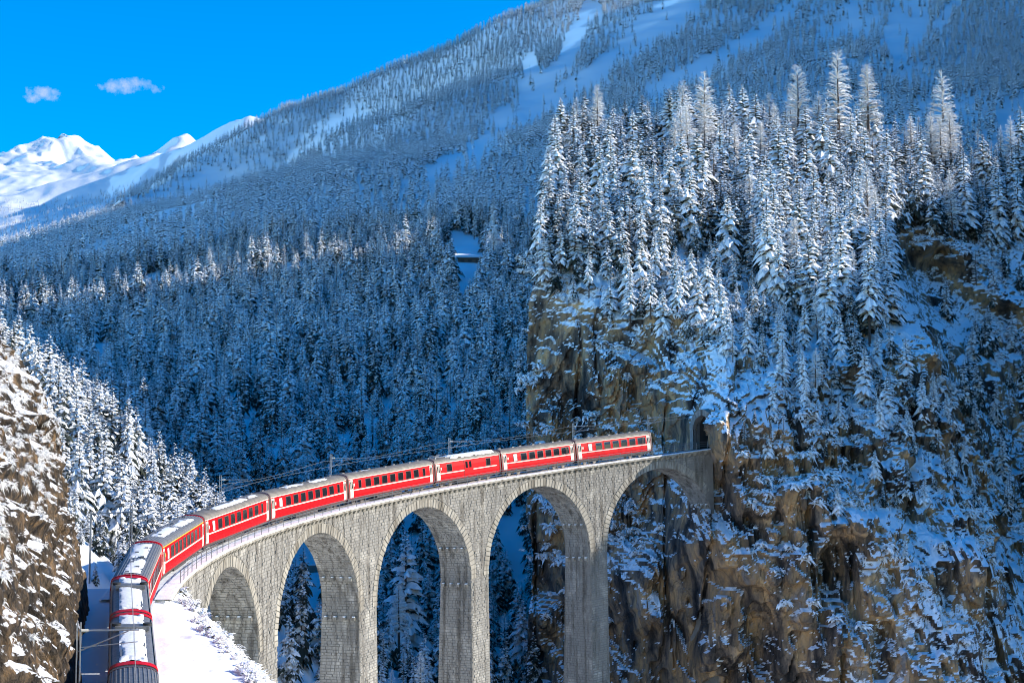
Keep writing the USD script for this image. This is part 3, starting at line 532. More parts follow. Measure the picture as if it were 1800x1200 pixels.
def carriage(name, label, cat, s0, s1, wins, doors, group='red passenger coaches of the train', stripe=True, yellow=False, ribs=False, roofmat=None, snow=(), seed=0, vents=True, band=None):
    L = s1 - s0; car = thing(name, label, cat, group, matrix=car_matrix(s0, s1))
    obj('body', shell(L-.5, BODY).mesh(), M_RED, car)
    obj('roof', shell(L-.5, ROOFP, 8).mesh(), roofmat or M_ROOF, car, 30)
    obj('underframe', MB().box(-L/2+.3, L/2-.3, -1.1, 1.1, .5, .72).box(-L*.16, L*.12, -1.0, 1.0, .22, .5).mesh(), M_UNDER, car)
    for x in (-L/2+3.0, L/2-3.0): bogie(car, x)
    for e in (-1, 1):
        m = MB()
        for j in range(3): m.box(*sorted((e*(L/2-.25+.10*j), e*(L/2-.18+.10*j))), -.62, .62, .95, 2.95)
        obj('gangway', m.mesh(), M_BLACK, car)
        obj('end_rim', shell(.10, [(y*1.012, z+.02) for y, z in ROOFP]).mesh() if False else _rim(e*(L/2-.28)).mesh(), band or M_FRAME, car)
    for side in (-1, 1):
        if stripe:
            obj('stripe', panel(-L/2+.95, L/2-.95, 1.62, 1.74, side, 0, .01).mesh(), M_CREAM, car)
        obj('eave_line', panel(-L/2+.26, L/2-.26, 2.99, 3.06, side, 0, .015).mesh(), M_YEL if yellow else M_CREAM, car)
        obj('skirt_line', panel(-L/2+.26, L/2-.26, .74, .80, side, 0, .01).mesh(), M_UNDER, car)
        for x in doors: door(car, (x-.5)*L, side)
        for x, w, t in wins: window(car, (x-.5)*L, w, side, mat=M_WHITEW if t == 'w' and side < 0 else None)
    for side in (-1, 1): obj('class_sign', panel(-L/2+1.32, -L/2+1.52, 2.15, 2.45, side, 0, .01).mesh(), M_YEL if yellow else M_CREAM, car)
    if vents:
        for j, x in enumerate(np.linspace(-L/2+1.5, L/2-1.5, 7)):
            y = .28*(-1)**j; obj('roof_vent', MB().box(x-.2, x+.2, y-.14, y+.14, 3.56, 3.72).mesh(), M_ROOF2, car)
    if ribs:
        for j in range(13):
            t = math.pi*(.12 + .76*j/12); y, z = -1.28*math.cos(t), 3.10+.52*math.sin(t)**.8
            obj('roof_rib', MB().bar((-L/2+.4, y, z), (L/2-.4, y, z), .035, 5).mesh(), M_ROOF2, car)
    roof_snow(car, snow, seed)
    return car
def _rim(x):
    m = MB(); p = [(-1.33, .8), (-1.37, 1.2), (-1.37, 2.4), (-1.32, 3.08)] + [(y*1.02, z+.035) for y, z in ROOFP[1:-1]] + [(1.32, 3.08), (1.37, 2.4), (1.37, 1.2), (1.33, .8)]
    a = np.array(p); X, K = np.meshgrid([x-.11, x+.11], np.arange(len(a)), indexing='ij'); m.grid(np.stack([X, a[K, 0], a[K, 1]], -1), flip=True)
    for xx, fl in ((x-.11, 1), (x+.11, 0)):
        inn = a*[.95, 1] - [0, .06]; v = np.vstack([np.column_stack([np.full(len(a), xx), a]), np.column_stack([np.full(len(a), xx), inn])]); n = len(a)
        m.add(v, [([i, i+1, n+i+1, n+i] if not fl else [i+1, i, n+i, n+i+1]) for i in range(n-1)])
    return m
w8 = [(.135, .5, 'd')] + [(.225+.0915*i, 1.05, 'd') for i in range(7)] + [(.868, .5, 'd')]
w8w = [(.135, .62, 'w')] + [(.225+.0915*i, 1.05, 'd') for i in range(7)] + [(.868, .5, 'd')]
w6 = [(.19, .62, 'w')] + [(.30+.1085*i, 1.05, 'd') for i in range(6)] + [(.93-.045, .5, 'd')]
s = 18.788
# along +x of a car the track runs towards the tunnel; the near side faces -y
LG, LF, LE, LD, LC, LB, LA = 17.75, 19.03, 18.69, 18.6, 13.17, 14.19, 14.0
spec = {}
for k, L in (('G', LG), ('F', LF), ('E', LE), ('D', LD), ('C', LC), ('B', LB), ('A', LA)):
    spec[k] = (s-.3, s+L+.3); s += L + .6
carriage('passenger_coach', 'red coach at the head of the train, nearest the tunnel mouth', 'train coach', *spec['A'], w6, (.055, .945), snow=(), seed=1)
carriage('passenger_coach', 'red coach with tan roof just behind the foremost coach, before the baggage car', 'train coach', *spec['B'], w6, (.055, .945), snow=(), seed=2)
carriage('passenger_coach', 'long red coach with plain tan roof directly behind the windowless baggage car', 'train coach', *spec['D'], w8, (.045, .955), snow=((-6, -3.5, 1.3, 1.7, .03),), seed=3)
carriage('passenger_coach', 'long red coach over the tall second arch with two snow patches on its roof', 'train coach', *spec['E'], w8w, (.045, .955), snow=((-4.5, -.5, .9, 1.6, .05), (1.5, 5.5, .8, 1.5, .05)), seed=4)
carriage('passenger_coach', 'red coach over the leftmost arch with a long strip of snow on its roof', 'train coach', *spec['F'], w8w, (.045, .955), snow=((-5, 4, .8, 1.6, .06), (5, 7.5, .9, 1.5, .05)), seed=5)
carriage('passenger_coach', 'red first class coach with a yellow line under its ribbed snowy roof', 'train coach', *spec['G'], w8w, (.045, .955), yellow=True, ribs=True, roofmat=M_ROOF2, snow=((-6, 0, .9, 1.9, .06), (1, 6.5, .8, 1.7, .05)), seed=6, band=M_RED)
sH1 = 18.788-.3; sH0 = sH1-18.0; sL1 = sH0 - 14.8; sL2 = sL1 - 16.2; sK = sL2 - 18.4
carriage('passenger_coach', 'red coach with ribbed grey snowy roof coupled to the farther locomotive', 'train coach', sH0, sH1, w8w, (.045, .955), ribs=True, roofmat=M_ROOF2, snow=((-8, -1, 1.0, 2.0, .05), (0, 8, 1.1, 2.3, .05)), seed=7, band=M_RED)
carriage('passenger_coach', 'silver ribbed roof coach at the bottom edge of the picture, nearest the viewer', 'train coach', sK, sL2, w8w, (.045, .955), yellow=True, ribs=True, roofmat=M_ROOF2, snow=(), seed=8, vents=False)
# baggage car
c = carriage('baggage_car', 'red baggage car with few windows, pantograph frame and thick snow on its roof', 'baggage car', *spec['C'], [(.22, .95, 'd'), (.80, .85, 'd')], (.06,), group='', snow=((-3.2, 6.1, .45, 2.7, .16),), seed=9, vents=False)
LCc = LC + .6
for side in (-1, 1):
    d = obj('sliding_door', panel(-.85, .95, .82, 2.92, side, 0, .03).mesh(), M_RED, c)
    for x in (-.62, .12): obj('door_window', panel(x, x+.46, 1.95, 2.75, side, .03, .04).mesh(), M_GLASS, d)
    obj('door_gap', panel(-.9, -.85, .82, 2.92, side, 0, .015).mesh(), M_BLACK, c)
def pantograph(car, x0, x1):
    p = obj('pantograph', MB().bar((x0, -.6, 3.72), (x1, -.6, 3.72), .03).bar((x0, .6, 3.72), (x1, .6, 3.72), .03).bar((x0, -.6, 3.72), (x0, .6, 3.72), .03).bar((x1, -.6, 3.72), (x1, .6, 3.72), .03).bar((x0+.1, -.5, 3.85), (x1-.1, 0, 3.95), .025).bar((x0+.1, .5, 3.85), (x1-.1, 0, 3.95), .025).bar((x1-.2, -.75, 3.98), (x1-.2, .75, 3.98), .035).mesh(), M_MAST, car)
    for x in (x0, x1):
        for y in (-.6, .6): obj('insulator', MB().bar((x, y, 3.5), (x, y, 3.72), .07, 7).mesh(), M_CREAM, p)
pantograph(c, -5.6, -3.6)
def locomotive(label, s0, s1, seed):
    L = s1-s0; lo = thing('electric_locomotive', label, 'locomotive', None, matrix=car_matrix(s0, s1))
    obj('body', shell(L-.3, BODY).mesh(), M_RED, lo)
    obj('roof', shell(L-.3, ROOFP, 8).mesh(), M_ROOF2, lo, 30)
    obj('underframe', MB().box(-L/2+.3, L/2-.3, -1.1, 1.1, .45, .72).mesh(), M_UNDER, lo)
    for x in (-L/2+3.2, L/2-3.2): bogie(lo, x)
    for e in (-1, 1):
        a = np.array([(y*1.015, z+.03) for y, z in ROOFP]); X, K = np.meshgrid([e*(L/2-.15), e*(L/2-1.0)], np.arange(len(a)), indexing='ij')
        obj('cab_roof', MB().grid(np.stack([X, a[K, 0], a[K, 1]], -1), flip=e < 0).mesh(), M_RED, lo, True)
        wd = obj('windscreen', MB().box(*sorted((e*(L/2-.15), e*(L/2-.12))), -1.0, 1.0, 2.1, 2.85).mesh(), M_GLASS, lo)
        for y in (-.85, .85): obj('headlight', MB().bar((e*(L/2-.16), y, 1.3), (e*(L/2-.1), y, 1.3), .1, 10).mesh(), M_CREAM, lo)
    for side in (-1, 1):
        obj('roof_side_panel', MB().grid(np.array([[(x, side*1.30, 2.98), (x, side*1.19, 3.42)] for x in (-L/2+1.1, L/2-1.1)]), flip=side > 0).mesh(), M_BLUEG, lo)
        obj('stripe', panel(-L/2+.2, L/2-.2, .80, .92, side, 0, .012).mesh(), M_CREAM, lo)
        for j in range(7):
            x = -L/2 + 2.6 + j*(L-5.2)/6; g = obj('grille', ring(x-.5, x+.5, 2.15, 2.75, side, .04, .02).mesh(), M_BLUEG, lo)
            for q in range(4): obj('louvre', panel(x-.48, x+.48, 2.18+.14*q, 2.27+.14*q, side, .0, .02).mesh(), M_UNDER, g)
        for e in (-1, 1):
            x = e*(L/2-1.5); w_ = obj('window', ring(x-.35, x+.35, 1.95, 2.7, side).mesh(), M_FRAME, lo); obj('pane', panel(x-.35, x+.35, 1.95, 2.7, side, 0, .012).mesh(), M_GLASS, w_)
    x = L*.16
    eq = obj('roof_equipment', MB().box(x-.5, x+.5, -1.0, 1.0, 3.56, 3.82).mesh(), M_ROOF2, lo)
    for y in (-1.05, 1.05):
        f = trimesh.creation.cylinder(radius=.27, height=.16, sections=16); f.apply_translation((x, y*.86, 3.86)); obj('fan', f, M_BLACK, eq)
    for xx in (-L*.30, -L*.12): obj('roof_hatch', MB().box(xx-.9, xx+.9, -.7, .7, 3.58, 3.66).mesh(), M_ROOF2, lo)
    roof_snow(lo, ((-L/2+1.1, x-.55, .95, 2.2, .10), (x+.55, L/2-1.1, .95, 2.2, .10)), seed, .03)
    return lo
locomotive('farther locomotive with snowy roof and blue-grey roof sides, coupled to the bending coach', sL1, sH0, 12)
locomotive('nearer locomotive with snowy roof between two red roof bands above the bottom coach', sL2, sL1, 13)

# ------------------------------------------------------------------ overhead line
MASTS = [(-30.0, 'steel catenary mast with long bracket beside the nearest locomotive, against the rock wall'), (25.9, 'catenary mast with cross beam at the outside of the bend, left of the ribbed coaches'), (52.7, 'bare catenary mast rising behind the roof of the coach over the leftmost arch'),
         (78.4, 'catenary mast rising at the gap between the two long coaches'), (102.8, 'catenary mast at the pantograph end of the baggage car'), (126.6, 'catenary mast with bracket between the two foremost coaches'), (140.4, 'catenary mast just before the tunnel mouth, past the head of the train')]
for s, lab in MASTS:
    off = -2.72 if s > 0 else -2.9
    ms = thing('catenary_mast', lab, 'catenary mast'); b = pos(s, off, -.4); top = 6.2
    m = MB(); 
    for dx in (-.09, .09): m.bar(b+[dx, 0, 0], b+[dx, 0, top], .045)
    obj('pole', m.mesh(), M_MAST, ms)
    e = pos(s, 0.25, 5.35); a0 = pos(s, off, 5.35); obj('arm', MB().bar(a0, e, .045).mesh(), M_MAST, ms)
    obj('stay', MB().bar(pos(s, off, 4.25), pos(s, -.3, 5.3), .035).mesh(), M_MAST, ms)
    obj('insulator', MB().bar(pos(s, off+.12, 5.35), pos(s, off+.5, 5.35), .085, 8).mesh(), M_CREAM, ms)
    obj('registration_arm', MB().bar(pos(s, off+.1, 4.45), pos(s, .2, 4.72), .025).mesh(), M_MAST, ms)
    if s == 25.9:
        q = pos(s, -6.2, -1.0); obj('second_pole', MB().bar(q, q+[0, 0, 6.2], .09).mesh(), M_MAST, ms); obj('cross_beam', MB().bar(pos(s, -6.2, 5.0), a0+[0, 0, -.2], .06).mesh(), M_MAST, ms)
for z, r, nm, lab in ((4.75, .012, 'contact_wire', 'thin contact wire hung over the track above the train'), (5.5, .012, 'support_wire', 'upper carrying wire of the overhead line, above the contact wire')):
    m = MB(); q = np.array([pos(s, 0.0, z - (0.0 if z < 5 else .5*math.sin(math.pi*((s+30) % 25.5)/25.5))) for s in np.arange(-68, 160, 2.55)])
    for a, b in zip(q[:-1], q[1:]): m.bar(a, b, r, 4)
    tag(obj(nm, m.mesh(), M_MAST), lab, 'wire')
# ------------------------------------------------------------------ near ground: snowy shoulder right of the track, rock cutting on its left
X, Y = np.meshgrid(np.linspace(-4, 34, 130), np.linspace(-80, 60, 380), indexing='ij')
rail = GR*np.minimum(Y, 20); xe = np.interp(Y, [-60, -40, -9, 2, 16, 30, 45], [11, 10.2, 7.6, 5.8, 4.6, 3.6, 3.6])
trackx = np.where(Y > 0, R - np.sqrt(np.maximum(R*R - Y*Y, 0)), 0)
Zn = rail - .30 - .16*np.maximum(X - 2.6, 0) - .85*np.maximum(X - xe - 1.2*(meshkit.fbm(np.stack([Y/5, 0*Y, 0*Y], -1), 3, 90)-.5), 0) - .42*np.maximum(Y - 19, 0)
Zn += np.clip((X - 2.6)/1.5, 0, 1)*(.35*(meshkit.fbm(np.stack([X/.9, Y/1.4, 0*X], -1), 4, 93) - .5)); ns = np.clip((X - 1.9)/1.5, 0, 1) + np.clip((Y-22)/6, 0, 1)
Zn += np.minimum(ns, 1)*(.7*(meshkit.fbm(np.stack([X/3.2, Y/3.2, 0*X], -1), 5, 91) - .55)) + 2.2*np.clip((X-xe)/2, 0, 1)*(meshkit.fbm(np.stack([X/2.5, Y/2.5, 0*X], -1), 4, 92) - .5)
tag(obj('snowy_shoulder', MB().grid(np.stack([X, Y, Zn], -1), flip=False).mesh(), M_SHOULDER, None, True), 'sunlit snow shoulder between the track and the first arch', 'ground', kind='structure')
yy = np.linspace(-80, 46, 860); hh = np.linspace(-3, 34, 330)
Y, Hh = np.meshgrid(yy, hh, indexing='ij')
def cutting_x(Y, Hh):
    h = np.maximum(Hh, 0)
    b = -3.0 - .02*h - .0105*h*h - np.maximum(h-17, 0)*.55 - .45*np.maximum(Y - 9, 0) - .012*np.maximum(Y-9, 0)**2
    big = meshkit.fbm(np.stack([Y/9.0, Hh/8.0, 0*Y], -1), 4, 95) - .5; mid = meshkit.fbm(np.stack([Y/3.2, Hh/2.2, 0*Y], -1), 4, 96) - .5
    t = (Hh/3.1 + Y/24 + 2.4*meshkit.fbm(np.stack([Y/7.0, Hh/7.0, 0*Y], -1), 3, 97)) % 1.0
    saw = np.where(t < .75, (t/.75)**1.6, (1-t)/.25)
    g = np.clip(h/7, .25, 1.0)
    x = b + g*(3.0*big + 1.5*mid + 1.3*(saw-.5)*np.clip(4*(meshkit.fbm(np.stack([Y/5.0, Hh/5.0, 0*Y], -1), 3, 98)-.38), 0, 1)) - .45*g
    x = x + g*.28*(meshkit.fbm(np.stack([Y/.42, Hh/.3, 0*Y], -1), 3, 102) - .5) + g*(.75*(meshkit.fbm(np.stack([Y/1.1, Hh/.7, 0*Y], -1), 3, 99) - .5)) - g*.9*np.exp(-((meshkit.fbm(np.stack([Y/3.0, Hh/6.0, 0*Y], -1), 3, 100) - .5)/.025)**2)
    return np.minimum(x, -2.35)
tag(obj('rock_cutting', MB().grid(np.stack([cutting_x(Y, Hh), Y, Hh + GR*Y - .3], -1), flip=False).mesh(), M_ROCK_NEAR, None, False), 'sunlit brown rock cutting with snow patches left of the locomotives', 'cliff', kind='structure')

# ------------------------------------------------------------------ trees
def tree_mat(name, needle_a, needle_b, lo, hi, amp, scale, snow=SNOW, transl=0.0):
    nd = {'g': ('geometry', {}), 's': ('separate_xyz', {}), 'oi': ('object_info', {}), 'n': ('noise_texture', {'scale': scale, 'detail': 3.0, 'roughness': 0.6}),
          'ma': ('math', {'math_type': 'multiply_add', 'value2': amp, 'value3': -0.5*amp}), 'rr': ('math', {'math_type': 'multiply_add', 'value2': 0.22, 'value3': -0.11}), 'a1': ('math', {'math_type': 'add'}), 'a2': ('math', {'math_type': 'add'}),
          'mr': ('map_range', {'range_type': 'smoothstep', 'from_min': lo, 'from_max': hi, 'to_min': 0.0, 'to_max': 1.0, 'clamp': True}),
          'nc': ('mix', {'mix_type': 'mix', 'color1': needle_a, 'color2': needle_b}), 'mx': ('mix', {'mix_type': 'mix', 'color2': snow}),
          'p': ('principled_bsdf', {'roughness': 0.8, 'specular_ior_level': 0.2})}
    lk = [('g.normal', 's.vector'), ('g.position', 'n.vector'), ('n.fac', 'ma.value1'), ('oi.random', 'rr.value1'), ('s.z', 'a1.value1'), ('ma.value', 'a1.value2'), ('a1.value', 'a2.value1'), ('rr.value', 'a2.value2'),
          ('a2.value', 'mr.value'), ('mr.result', 'mx.fac'), ('oi.random', 'nc.fac'), ('nc.color', 'mx.color1'), ('mx.color', 'p.base_color')]
    return M(name, nd, lk)
M_FIR = tree_mat('snowy_needles', (0.022, 0.034, 0.024), (0.045, 0.05, 0.03), 0.14, 0.38, 1.0, 1.1)
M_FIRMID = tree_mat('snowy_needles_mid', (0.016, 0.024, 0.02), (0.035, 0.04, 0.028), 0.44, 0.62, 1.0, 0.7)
M_FIRFAR = tree_mat('snowy_needles_far', (0.03, 0.04, 0.035), (0.05, 0.055, 0.045), 0.22, 0.52, 1.0, 0.25)
M_LARCH = tree_mat('frosted_twigs', (0.20, 0.17, 0.145), (0.30, 0.26, 0.22), -1.4, -0.5, 1.0, 1.4, snow=(0.80, 0.79, 0.78))
M_BUSH = tree_mat('snowy_shrub', (0.04, 0.042, 0.03), (0.10, 0.08, 0.055), 0.12, 0.36, 0.9, 1.2)
M_BARK = plain('bark', (0.075, 0.055, 0.045), 0.9, vary=0.3, scale=2.0)

def frond(mb, o, az, L, z_up, droop, wid, segs, roll=0.0):
    """a drooping snow-laden branch: a ridge with two sloping sides"""
    t = np.linspace(0.04, 1, segs+1); d = np.array([math.cos(az), math.sin(az)]); n = np.array([-d[1], d[0]])
    c = np.column_stack([o[0] + d[0]*L*t, o[1] + d[1]*L*t, o[2] + L*(z_up*t - droop*t*t)])
    w = wid*L*np.sin(math.pi*np.clip(.12+.80*t, 0, 1))**.9; w[-1] = wid*L*.10
    e = w*.55
    l = c + np.column_stack([n[0]*w, n[1]*w, -e*(1-roll)]); r = c - np.column_stack([n[0]*w, n[1]*w, e*(1+roll)])
    up_ = c + np.column_stack([0*w, 0*w, .42*w + .015*L]); dn = c - np.column_stack([0*w, 0*w, .50*w])
    v = np.stack([l, up_, r, dn], 1).reshape(-1, 3); f = []
    for i in range(segs):
        a = 4*i; f += [[a, a+1, a+5, a+4], [a+1, a+2, a+6, a+5], [a+2, a+3, a+7, a+6], [a+3, a, a+4, a+7]]
    f += [[4*segs, 4*segs+1, 4*segs+2, 4*segs+3]]
    mb.add(v, np.array(f)[:, ::-1])
    return c
def conifer(seed, H, Rm, nb, segs, twigs, bare=.06, droop=(.75, 1.25), wid=.20, power=.8, up=.25, gap=.12, tsides=6, tk=1.0):
    rg = np.random.default_rng(seed); mb = MB(); az = rg.uniform(0, 6.28)
    for i in range(nb):
        k = (i + rg.uniform(-.5, .5))/nb; k = min(max(k, 0.0), 1.0); zz = H*(bare + (1-bare)*k**.95)
        if rg.uniform() < gap: az += 1.3; continue
        L = Rm*((1 - k)**power)*rg.uniform(.62, 1.12)*min(1, .55 + 3.2*k) + .028*H*rg.uniform(.5, 1); az += 2.39996 + rg.uniform(-.35, .35)
        dr = rg.uniform(*droop)*(1-.45*k); u = up + .55*k
        o = (0, 0, zz + .1*L); c = frond(mb, o, az, L, u, dr, wid*rg.uniform(.75, 1.25), segs, rg.uniform(-.3, .3))
        for j in range(twigs):
            b = c[min(1 + j//2, segs-1)]; sg = 1 if j % 2 else -1
            frond(mb, b, az + sg*rg.uniform(.5, .95), L*rg.uniform(.32, .5), .05, dr*1.1, wid*1.15, max(2, segs-1), rg.uniform(-.3, .3))
    mb.add([(0.05*H/12, 0, H*.93), (-.05*H/12, .03, H*.93), (0, -.05, H*.93), (0, 0, H*1.01)], [[0, 1, 3], [1, 2, 3], [2, 0, 3]])
    tr = MB(); an = np.arange(tsides)*2*math.pi/tsides; rr = [(0, .018*H*tk), (H*.35, .013*H*tk), (H*.95, .002*H)]
    lx = rg.uniform(-.01, .01)*H
    Pp = np.stack([np.column_stack([r*np.cos(an)+lx*z/H*.2, r*np.sin(an), np.full(tsides, z - (.8 if z == 0 else 0))]) for z, r in rr]); Pp = np.concatenate([Pp, Pp[:, :1]], 1)
    return mb.mesh(), tr.grid(Pp).mesh()
def larch(seed, H, nb=120, Rm=1.9, bare=.30):
    return conifer(seed, H, Rm, nb, 3, 4, bare=bare, droop=(.15, .75), wid=.085, power=.62, up=.30, gap=.15)
def shrub(seed, n=46, L0=.8, wid=.24):
    rg = np.random.default_rng(seed); mb = MB()
    for i in range(n):
        frond(mb, (rg.uniform(-.45, .45), rg.uniform(-.45, .45), rg.uniform(0, .5)), i*2.4 + rg.uniform(-.3, .3), L0*rg.uniform(.4, 1.1), rg.uniform(.2, 1.5), rg.uniform(.7, 1.6), wid, 3, rg.uniform(-.3, .3))
    return mb.mesh()

# prototypes shared by the single trees: a class prim each, with a trunk and a crown
stage.CreateClassPrim('/prototypes')
def proto(name, crown, trunk, mat):
    p = '/prototypes/' + name
    stage.DefinePrim(p, 'Xform')
    usdkit.mesh(stage, p + '/trunk', trunk, M_BARK); usdkit.mesh(stage, p + '/crown', crown, mat)
    return p
FIRS = [proto(f'fir_{i}', *conifer(100+i, 12.0, [2.7, 3.1, 2.5, 3.4, 2.8, 2.3][i], [88, 92, 80, 90, 76, 74][i], 3, 2, bare=[.05, .04, .12, .03, .22, .3][i], wid=[.26, .28, .24, .29, .26, .26][i], power=.92), M_FIR) for i in range(6)]
LARCHES = [proto(f'larch_{i}', *larch(150+i, 15.0, 130, [1.9, 2.3, 1.6][i], [.34, .22, .45][i]), M_LARCH) for i in range(3)]
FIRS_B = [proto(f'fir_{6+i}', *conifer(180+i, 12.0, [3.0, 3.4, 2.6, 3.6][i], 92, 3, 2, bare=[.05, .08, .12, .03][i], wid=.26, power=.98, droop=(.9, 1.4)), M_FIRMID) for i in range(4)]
PROTO_H = {**{p: 12.0 for p in FIRS + FIRS_B}, **{p: 15.0 for p in LARCHES}}
def plant(p, loc, H, rot, name, label, group=None, lean=0.0, wide=1.0):
    k = H/PROTO_H[p]
    x = UsdGeom.Xform.Define(stage, path_of(None, name)); x.AddTranslateOp().Set(Gf.Vec3d(*map(float, loc))); x.AddRotateXYZOp().Set(Gf.Vec3f(lean, lean*.6, math.degrees(rot))); x.AddScaleOp().Set(Gf.Vec3f(k*wide, k*wide, k))
    x.GetPrim().GetReferences().AddInternalReference(p); x.GetPrim().SetInstanceable(True)
    tag(x.GetPrim(), label, 'tree', group)
def instancer(name, label, cat, protos, pts, hs, pick, rot, wide=None):
    """protos: [(mesh, mat)] of unit base height; one object that holds the uncountable rest"""
    pi = UsdGeom.PointInstancer.Define(stage, path_of(None, name)); paths = []
    for i, parts in enumerate(protos):
        q = f'{pi.GetPath()}/form_{i}'; UsdGeom.Xform.Define(stage, q)
        for nm, mesh, mat in parts: usdkit.mesh(stage, f'{q}/{nm}', mesh, mat)
        paths.append(q)
    pi.CreatePrototypesRel().SetTargets([Sdf.Path(q) for q in paths]); n = len(pts); w = np.ones(n) if wide is None else wide
    pi.CreateProtoIndicesAttr(Vt.IntArray.FromNumpy(np.asarray(pick, np.int32))); pi.CreatePositionsAttr(Vt.Vec3fArray.FromNumpy(np.asarray(pts, np.float32)))
    pi.CreateScalesAttr(Vt.Vec3fArray.FromNumpy(np.column_stack([hs*w, hs*w, hs]).astype(np.float32)))
    pi.CreateOrientationsAttr(Vt.QuathArray([Gf.Quath(float(math.cos(a/2)), 0, 0, float(math.sin(a/2))) for a in rot]))
    tag(pi.GetPrim(), label, cat, kind='stuff')
def inpoly(px, py, poly):
    poly = np.asarray(poly, float); ins = np.zeros(np.shape(px), bool); j = len(poly)-1
    for i in range(len(poly)):
        (x1, y1), (x2, y2) = poly[i], poly[j]; c = ((y1 > py) != (y2 > py)) & (px < (x2-x1)*(py-y1)/(y2-y1+1e-12) + x1); ins ^= c; j = i
    return ins
def neardist(px, py, line):
    d = np.full(np.shape(px), 1e9); line = np.asarray(line, float)
    for (ax, ay), (bx, by) in zip(line[:-1], line[1:]):
        t = np.clip(((px-ax)*(bx-ax) + (py-ay)*(by-ay))/((bx-ax)**2 + (by-ay)**2), 0, 1); d = np.minimum(d, np.hypot(px-ax-t*(bx-ax), py-ay-t*(by-ay)))
    return d
def thin(P, r):
    """poisson-like thinning: keep points at least r apart (r may be per point)"""
    r = np.broadcast_to(r, len(P)); tree = cKDTree(P); keep = np.ones(len(P), bool)
    for i, nb in enumerate(tree.query_ball_point(P, r)):
        if keep[i]:
            for j in nb:
                if j > i: keep[j] = False
    return keep
def off_track(P):
    return np.where(P[:, 1] > 0, np.abs(R - np.hypot(R - P[:, 0], P[:, 1])), np.abs(P[:, 0]))
rng = np.random.default_rng(77)
cands = []     # (P, H, species, region)

# massif top and flanks
n = 9000; u = np.concatenate([rng.uniform(-2, 134, n-900), rng.uniform(3, 14, 900)]); z = np.concatenate([rng.uniform(8, 93, n-900), rng.uniform(44, 93, 900)]); u = np.maximum(u, massif_edge(z) + .3); d = massif_d(u, z); Pm = from_uwz(u, d, z); q = proj(Pm); e = .6
nz = np.abs(massif_d(u, z+e, False) - massif_d(u, z-e, False))/(2*e); prob = np.clip(nz/1.6, .05, 1)
forest = inpoly(q[:, 0], q[:, 1], [(912, 470), (932, 370), (962, 300), (1010, 245), (1100, 230), (1900, 200), (1900, 430), (1700, 430), (1600, 400), (1566, 420), (1570, 560), (1520, 620), (1440, 590), (1380, 540), (1300, 480), (1245, 440), (1190, 435), (1150, 475), (1085, 500), (1010, 480)])
sparse = inpoly(q[:, 0], q[:, 1], [(1080, 500), (1190, 430), (1235, 440), (1300, 450), (1440, 590), (1520, 620), (1620, 640), (1660, 760), (1560, 740), (1440, 680), (1330, 560), (1240, 470)]) & (rng.uniform(size=n) < .42)
sparse |= inpoly(q[:, 0], q[:, 1], [(925, 470), (1080, 490), (1250, 440), (1400, 560), (1500, 640), (1430, 720), (1260, 620), (1080, 570), (940, 500)]) & (rng.uniform(size=n) < .55)
ravine = inpoly(q[:, 0], q[:, 1], [(1640, 520), (1900, 430), (1900, 1000), (1780, 960), (1700, 760), (1660, 600)]) & (rng.uniform(size=n) < .035)
ledge = inpoly(q[:, 0], q[:, 1], [(1380, 640), (1660, 640), (1740, 1000), (1480, 960), (1300, 780)]) & (rng.uniform(size=n) < .22)
k = (forest & (rng.uniform(size=n) < prob*1.3)) | sparse | ravine | ledge
Pm, q, reg = Pm[k], q[k], np.where(forest[k], 0, np.where(ravine[k], 2, np.where(ledge[k], 3, 1)))
kk = thin(Pm, np.where(reg == 0, 2.45, 2.8)); Pm, q, reg = Pm[kk], q[kk], reg[kk]
H = np.where(reg == 0, np.clip(rng.lognormal(2.43, .24, len(Pm)), 5.5, 17), np.where(reg == 1, rng.uniform(3.5, 9, len(Pm)), np.where(reg == 2, rng.uniform(5, 10, len(Pm)), rng.uniform(2.2, 5, len(Pm)))))
left = np.clip((q[:, 0]-930)/250, 0, 1); H *= np.where(reg == 0, .80 + .20*left, 1)
sp = np.where((reg == 0) & (q[:, 1] < 330) & (q[:, 0] > 1180), rng.uniform(size=len(Pm)) < .45, rng.uniform(size=len(Pm)) < .08)
cands += [(Pm[i], H[i], 'larch' if sp[i] else 'fir', ('crest', 'slope', 'ravine', 'ledge')[reg[i]]) for i in range(len(Pm))]

# the near spur on the left
n = 9000; w = rng.uniform(140, 330, n); u = rng.uniform(-115, -24, n); Ps = from_uwz(u, w, gorge_z(u, w)); q = proj(Ps)
k = inpoly(q[:, 0], q[:, 1], [(-60, 560), (60, 640), (260, 800), (450, 940), (430, 1030), (320, 1060), (150, 1060), (-60, 1000)]) & (off_track(Ps) > np.where(w < 195, 6.0, 9.0))
Ps = Ps[k]; Ps = Ps[thin(Ps, 2.9)]
cands += [(p, rng.uniform(7, 12.5) if uwz(p)[1] > 195 else rng.uniform(2, 5.5), 'fir', 'spur') for p in Ps]

